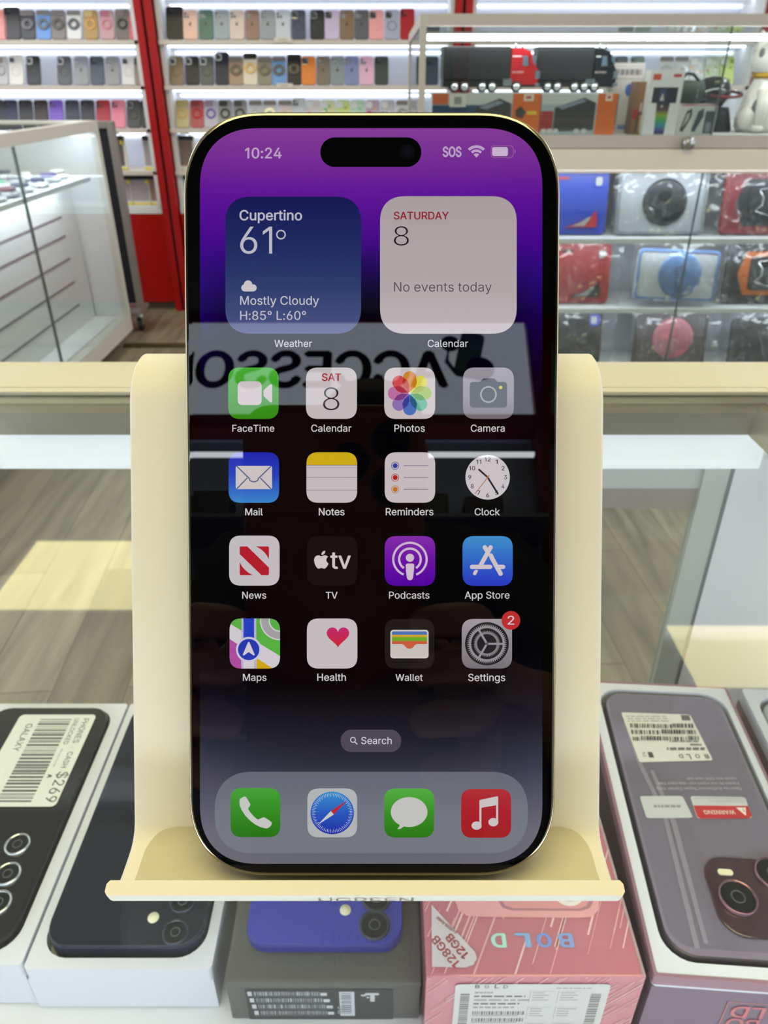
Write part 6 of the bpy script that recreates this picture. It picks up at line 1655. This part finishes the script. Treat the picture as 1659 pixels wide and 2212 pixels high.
# camera axes: x right, y up, -z along the view; back of this phone faces -z
M_ORG = mat('orange phone', (128, 66, 38), .5, .1)
MB().prism(rrect(.078, .163, .012, 6, -.0215, -.047), 0.0, .0085, M_ORG, bev=.0015).build('body', hp)
MB().prism(rrect(.074, .042, .010, 6, -.0215, .010), -.0022, .0002, M_ORG, bev=.0006).build('camera_plateau', hp)
for q in ((.003, .0), (.003, .0195), (-.0145, .010)):
    b = MB(); b.lathe([(.0001, -.0032), (.0078, -.0032), (.0084, -.0026), (.0084, 0)], mat('camera lens black', (8, 8, 9), .08), Matrix.Translation((q[0], q[1], 0)), 28); b.build('camera_lens', hp)

# photographer
M_SKIN = mat('skin', (150, 104, 80), .5); M_SHIRT = mat('black shirt', (16, 16, 18), .8); M_TROU = mat('dark trousers', (26, 27, 34), .85); M_HAIR = mat('dark hair', (14, 12, 11), .6)
def skin_obj(name, joints, edges, m, parent, root=0, sub=1):
    me = bpy.data.meshes.new(name); me.from_pydata([j[0] for j in joints], edges, [])
    o = bpy.data.objects.new(name, me); link(o, parent)
    sk = o.modifiers.new('skin', 'SKIN'); sk.use_smooth_shade = True
    lay = me.skin_vertices[0] if me.skin_vertices else None
    if lay is None:
        me.attributes.new('skin', 'FLOAT', 'POINT')
    for i, j in enumerate(joints):
        r_ = j[1]; lay.data[i].radius = r_ if isinstance(r_, tuple) else (r_, r_); lay.data[i].use_root = (i == root)
    s_ = o.modifiers.new('sub', 'SUBSURF'); s_.levels = sub; s_.render_levels = sub
    me.materials.append(m); return o
person = thing('person', 'person in a black shirt holding up an orange phone, mirrored in the screen', 'person', (-.02, -.72, 0))
J = []; E_ = []
def jt(p, r_, par=None):
    J.append((p, r_)); i = len(J) - 1
    if par is not None: E_.append((par, i))
    return i
pel = jt((0, 0, .95), (.13, .095)); sp1 = jt((0, .01, 1.10), (.125, .09), pel); ch = jt((0, 0, 1.28), (.15, .10), sp1); ch2 = jt((0, -.01, 1.40), (.12, .085), ch); nk = jt((0, .01, 1.465), .052, ch2)
hd0 = jt((0, .03, 1.515), (.062, .075), nk); hd1 = jt((0, .035, 1.58), (.074, .090), hd0); hd2 = jt((0, .03, 1.640), (.060, .072), hd1)
ARM = {}
for s_ in (-1, 1):
    sh_ = jt((s_ * .185, -.01, 1.39), .056, ch2)
    el = jt((s_ * .25, .20, 1.16), .043, sh_)
    wr = jt((s_ * .105 - .0, .585, 1.085), .027, el)
    # palm beside the phone edge
    wx = (-.0625 + .02 if s_ < 0 else .0175 + .02)     # phone side edges in this frame
    pm = jt((wx + s_ * .022, .655, 1.085), (.020, .014), wr)
    for k in range(4):
        by = .668 - k * .004; bz = 1.112 - k * .019
        k1 = jt((wx + s_ * .026, by, bz), .0092, pm); k2 = jt((wx + s_ * .020, by + .030, bz - .008), .0085, k1); k3 = jt((wx + s_ * .004, by + .036 + (.004 if k in (1, 2) else 0), bz - .010), .0078, k2); k4 = jt((wx - s_ * (.008 if k != 3 else .004), by + .034, bz - .012), .0070, k3)
    t1 = jt((wx + s_ * .012, .640, 1.098), .0105, pm); t2 = jt((wx - s_ * .004, .648, 1.118), .0095, t1); t3 = jt((wx - s_ * .018, .654, 1.134), .0085, t2)
    hp_ = jt((s_ * .095, 0, .90), .085, pel); kn = jt((s_ * .105, .02, .50), .057, hp_); an = jt((s_ * .11, -.02, .09), .038, kn); ft = jt((s_ * .12, .11, .04), (.042, .034), an); to = jt((s_ * .125, .17, .032), (.036, .026), ft)
skin_obj('body', J, E_, M_SKIN, person, 0, 2)
# clothes: a shell a little wider than the body
J2 = []; E2 = []
def j2(p, r_, par=None):
    J2.append((p, r_)); i = len(J2) - 1
    if par is not None: E2.append((par, i))
    return i
a0 = j2((0, 0, .93), (.16, .125)); a1 = j2((0, .01, 1.10), (.152, .118), a0); a2 = j2((0, 0, 1.28), (.178, .128), a1); a3 = j2((0, -.01, 1.405), (.14, .105), a2); a4 = j2((0, .0, 1.46), .075, a3)
for s_ in (-1, 1):
    b0 = j2((s_ * .19, -.01, 1.40), .075, a3); b1 = j2((s_ * .25, .20, 1.16), .06, b0); b2 = j2((s_ * .165, .43, 1.115), .045, b1)
skin_obj('shirt', J2, E2, M_SHIRT, person, 0, 2)
J2 = []; E2 = []
a0 = j2((0, 0, .97), (.155, .12)); 
for s_ in (-1, 1):
    b0 = j2((s_ * .10, 0, .88), .11, a0); b1 = j2((s_ * .107, .02, .50), .078, b0); b2 = j2((s_ * .11, -.01, .10), .066, b1)
skin_obj('trousers', J2, E2, M_TROU, person, 0, 2)
b = MB(); b.ball((0, .012, 1.640), .094, M_HAIR, 24, (.90, 1.08, .66)); rnd = random.Random(4)
for k in range(26):
    a = rnd.uniform(0, 6.28); r_ = rnd.uniform(.02, .075); x, y = r_ * math.cos(a) * .9, .012 + r_ * math.sin(a)
    z0 = 1.640 + .058 * math.sqrt(max(0, 1 - (r_ / .1) ** 2)); b.tube([(x, y, z0 - .01), (x * 1.1, y - .003, z0 + .006), (x * 1.25, y, z0 + .011)], [.003, .002, .0008], M_HAIR, 5)
b.build('hair', person)
b = MB()
for s_ in (-1, 1): b.ball((s_ * .031, .116, 1.592), .0115, mat('eye white', (220, 216, 210), .2), 14); b.ball((s_ * .031, .1245, 1.592), .0055, mat('iris', (40, 28, 20), .1), 12)
b.build('eyes', person)
b = MB(); b.tube([(0, .113, 1.598), (0, .130, 1.572), (0, .137, 1.560), (0, .120, 1.550)], [.008, .011, .014, .008], M_SKIN, 10); b.build('nose', person)
b = MB(); b.ball((0, .110, 1.526), .022, mat('lips', (140, 76, 70), .4), 16, (1.1, .4, .32)); b.build('mouth', person)
b = MB()
for s_ in (-1, 1): b.ball((s_ * .078, .03, 1.58), .03, M_SKIN, 16, (.3, .6, 1))
b.build('ears', person)
b = MB()
for s_ in (-1, 1): b.prism([(x * 1, y) for x, y in rrect(.10, .27, .045, 6, s_ * .12, .07)], .0005, .07, mat('black shoe', (20, 20, 20), .5), bev=.01)
b.build('shoes', person)
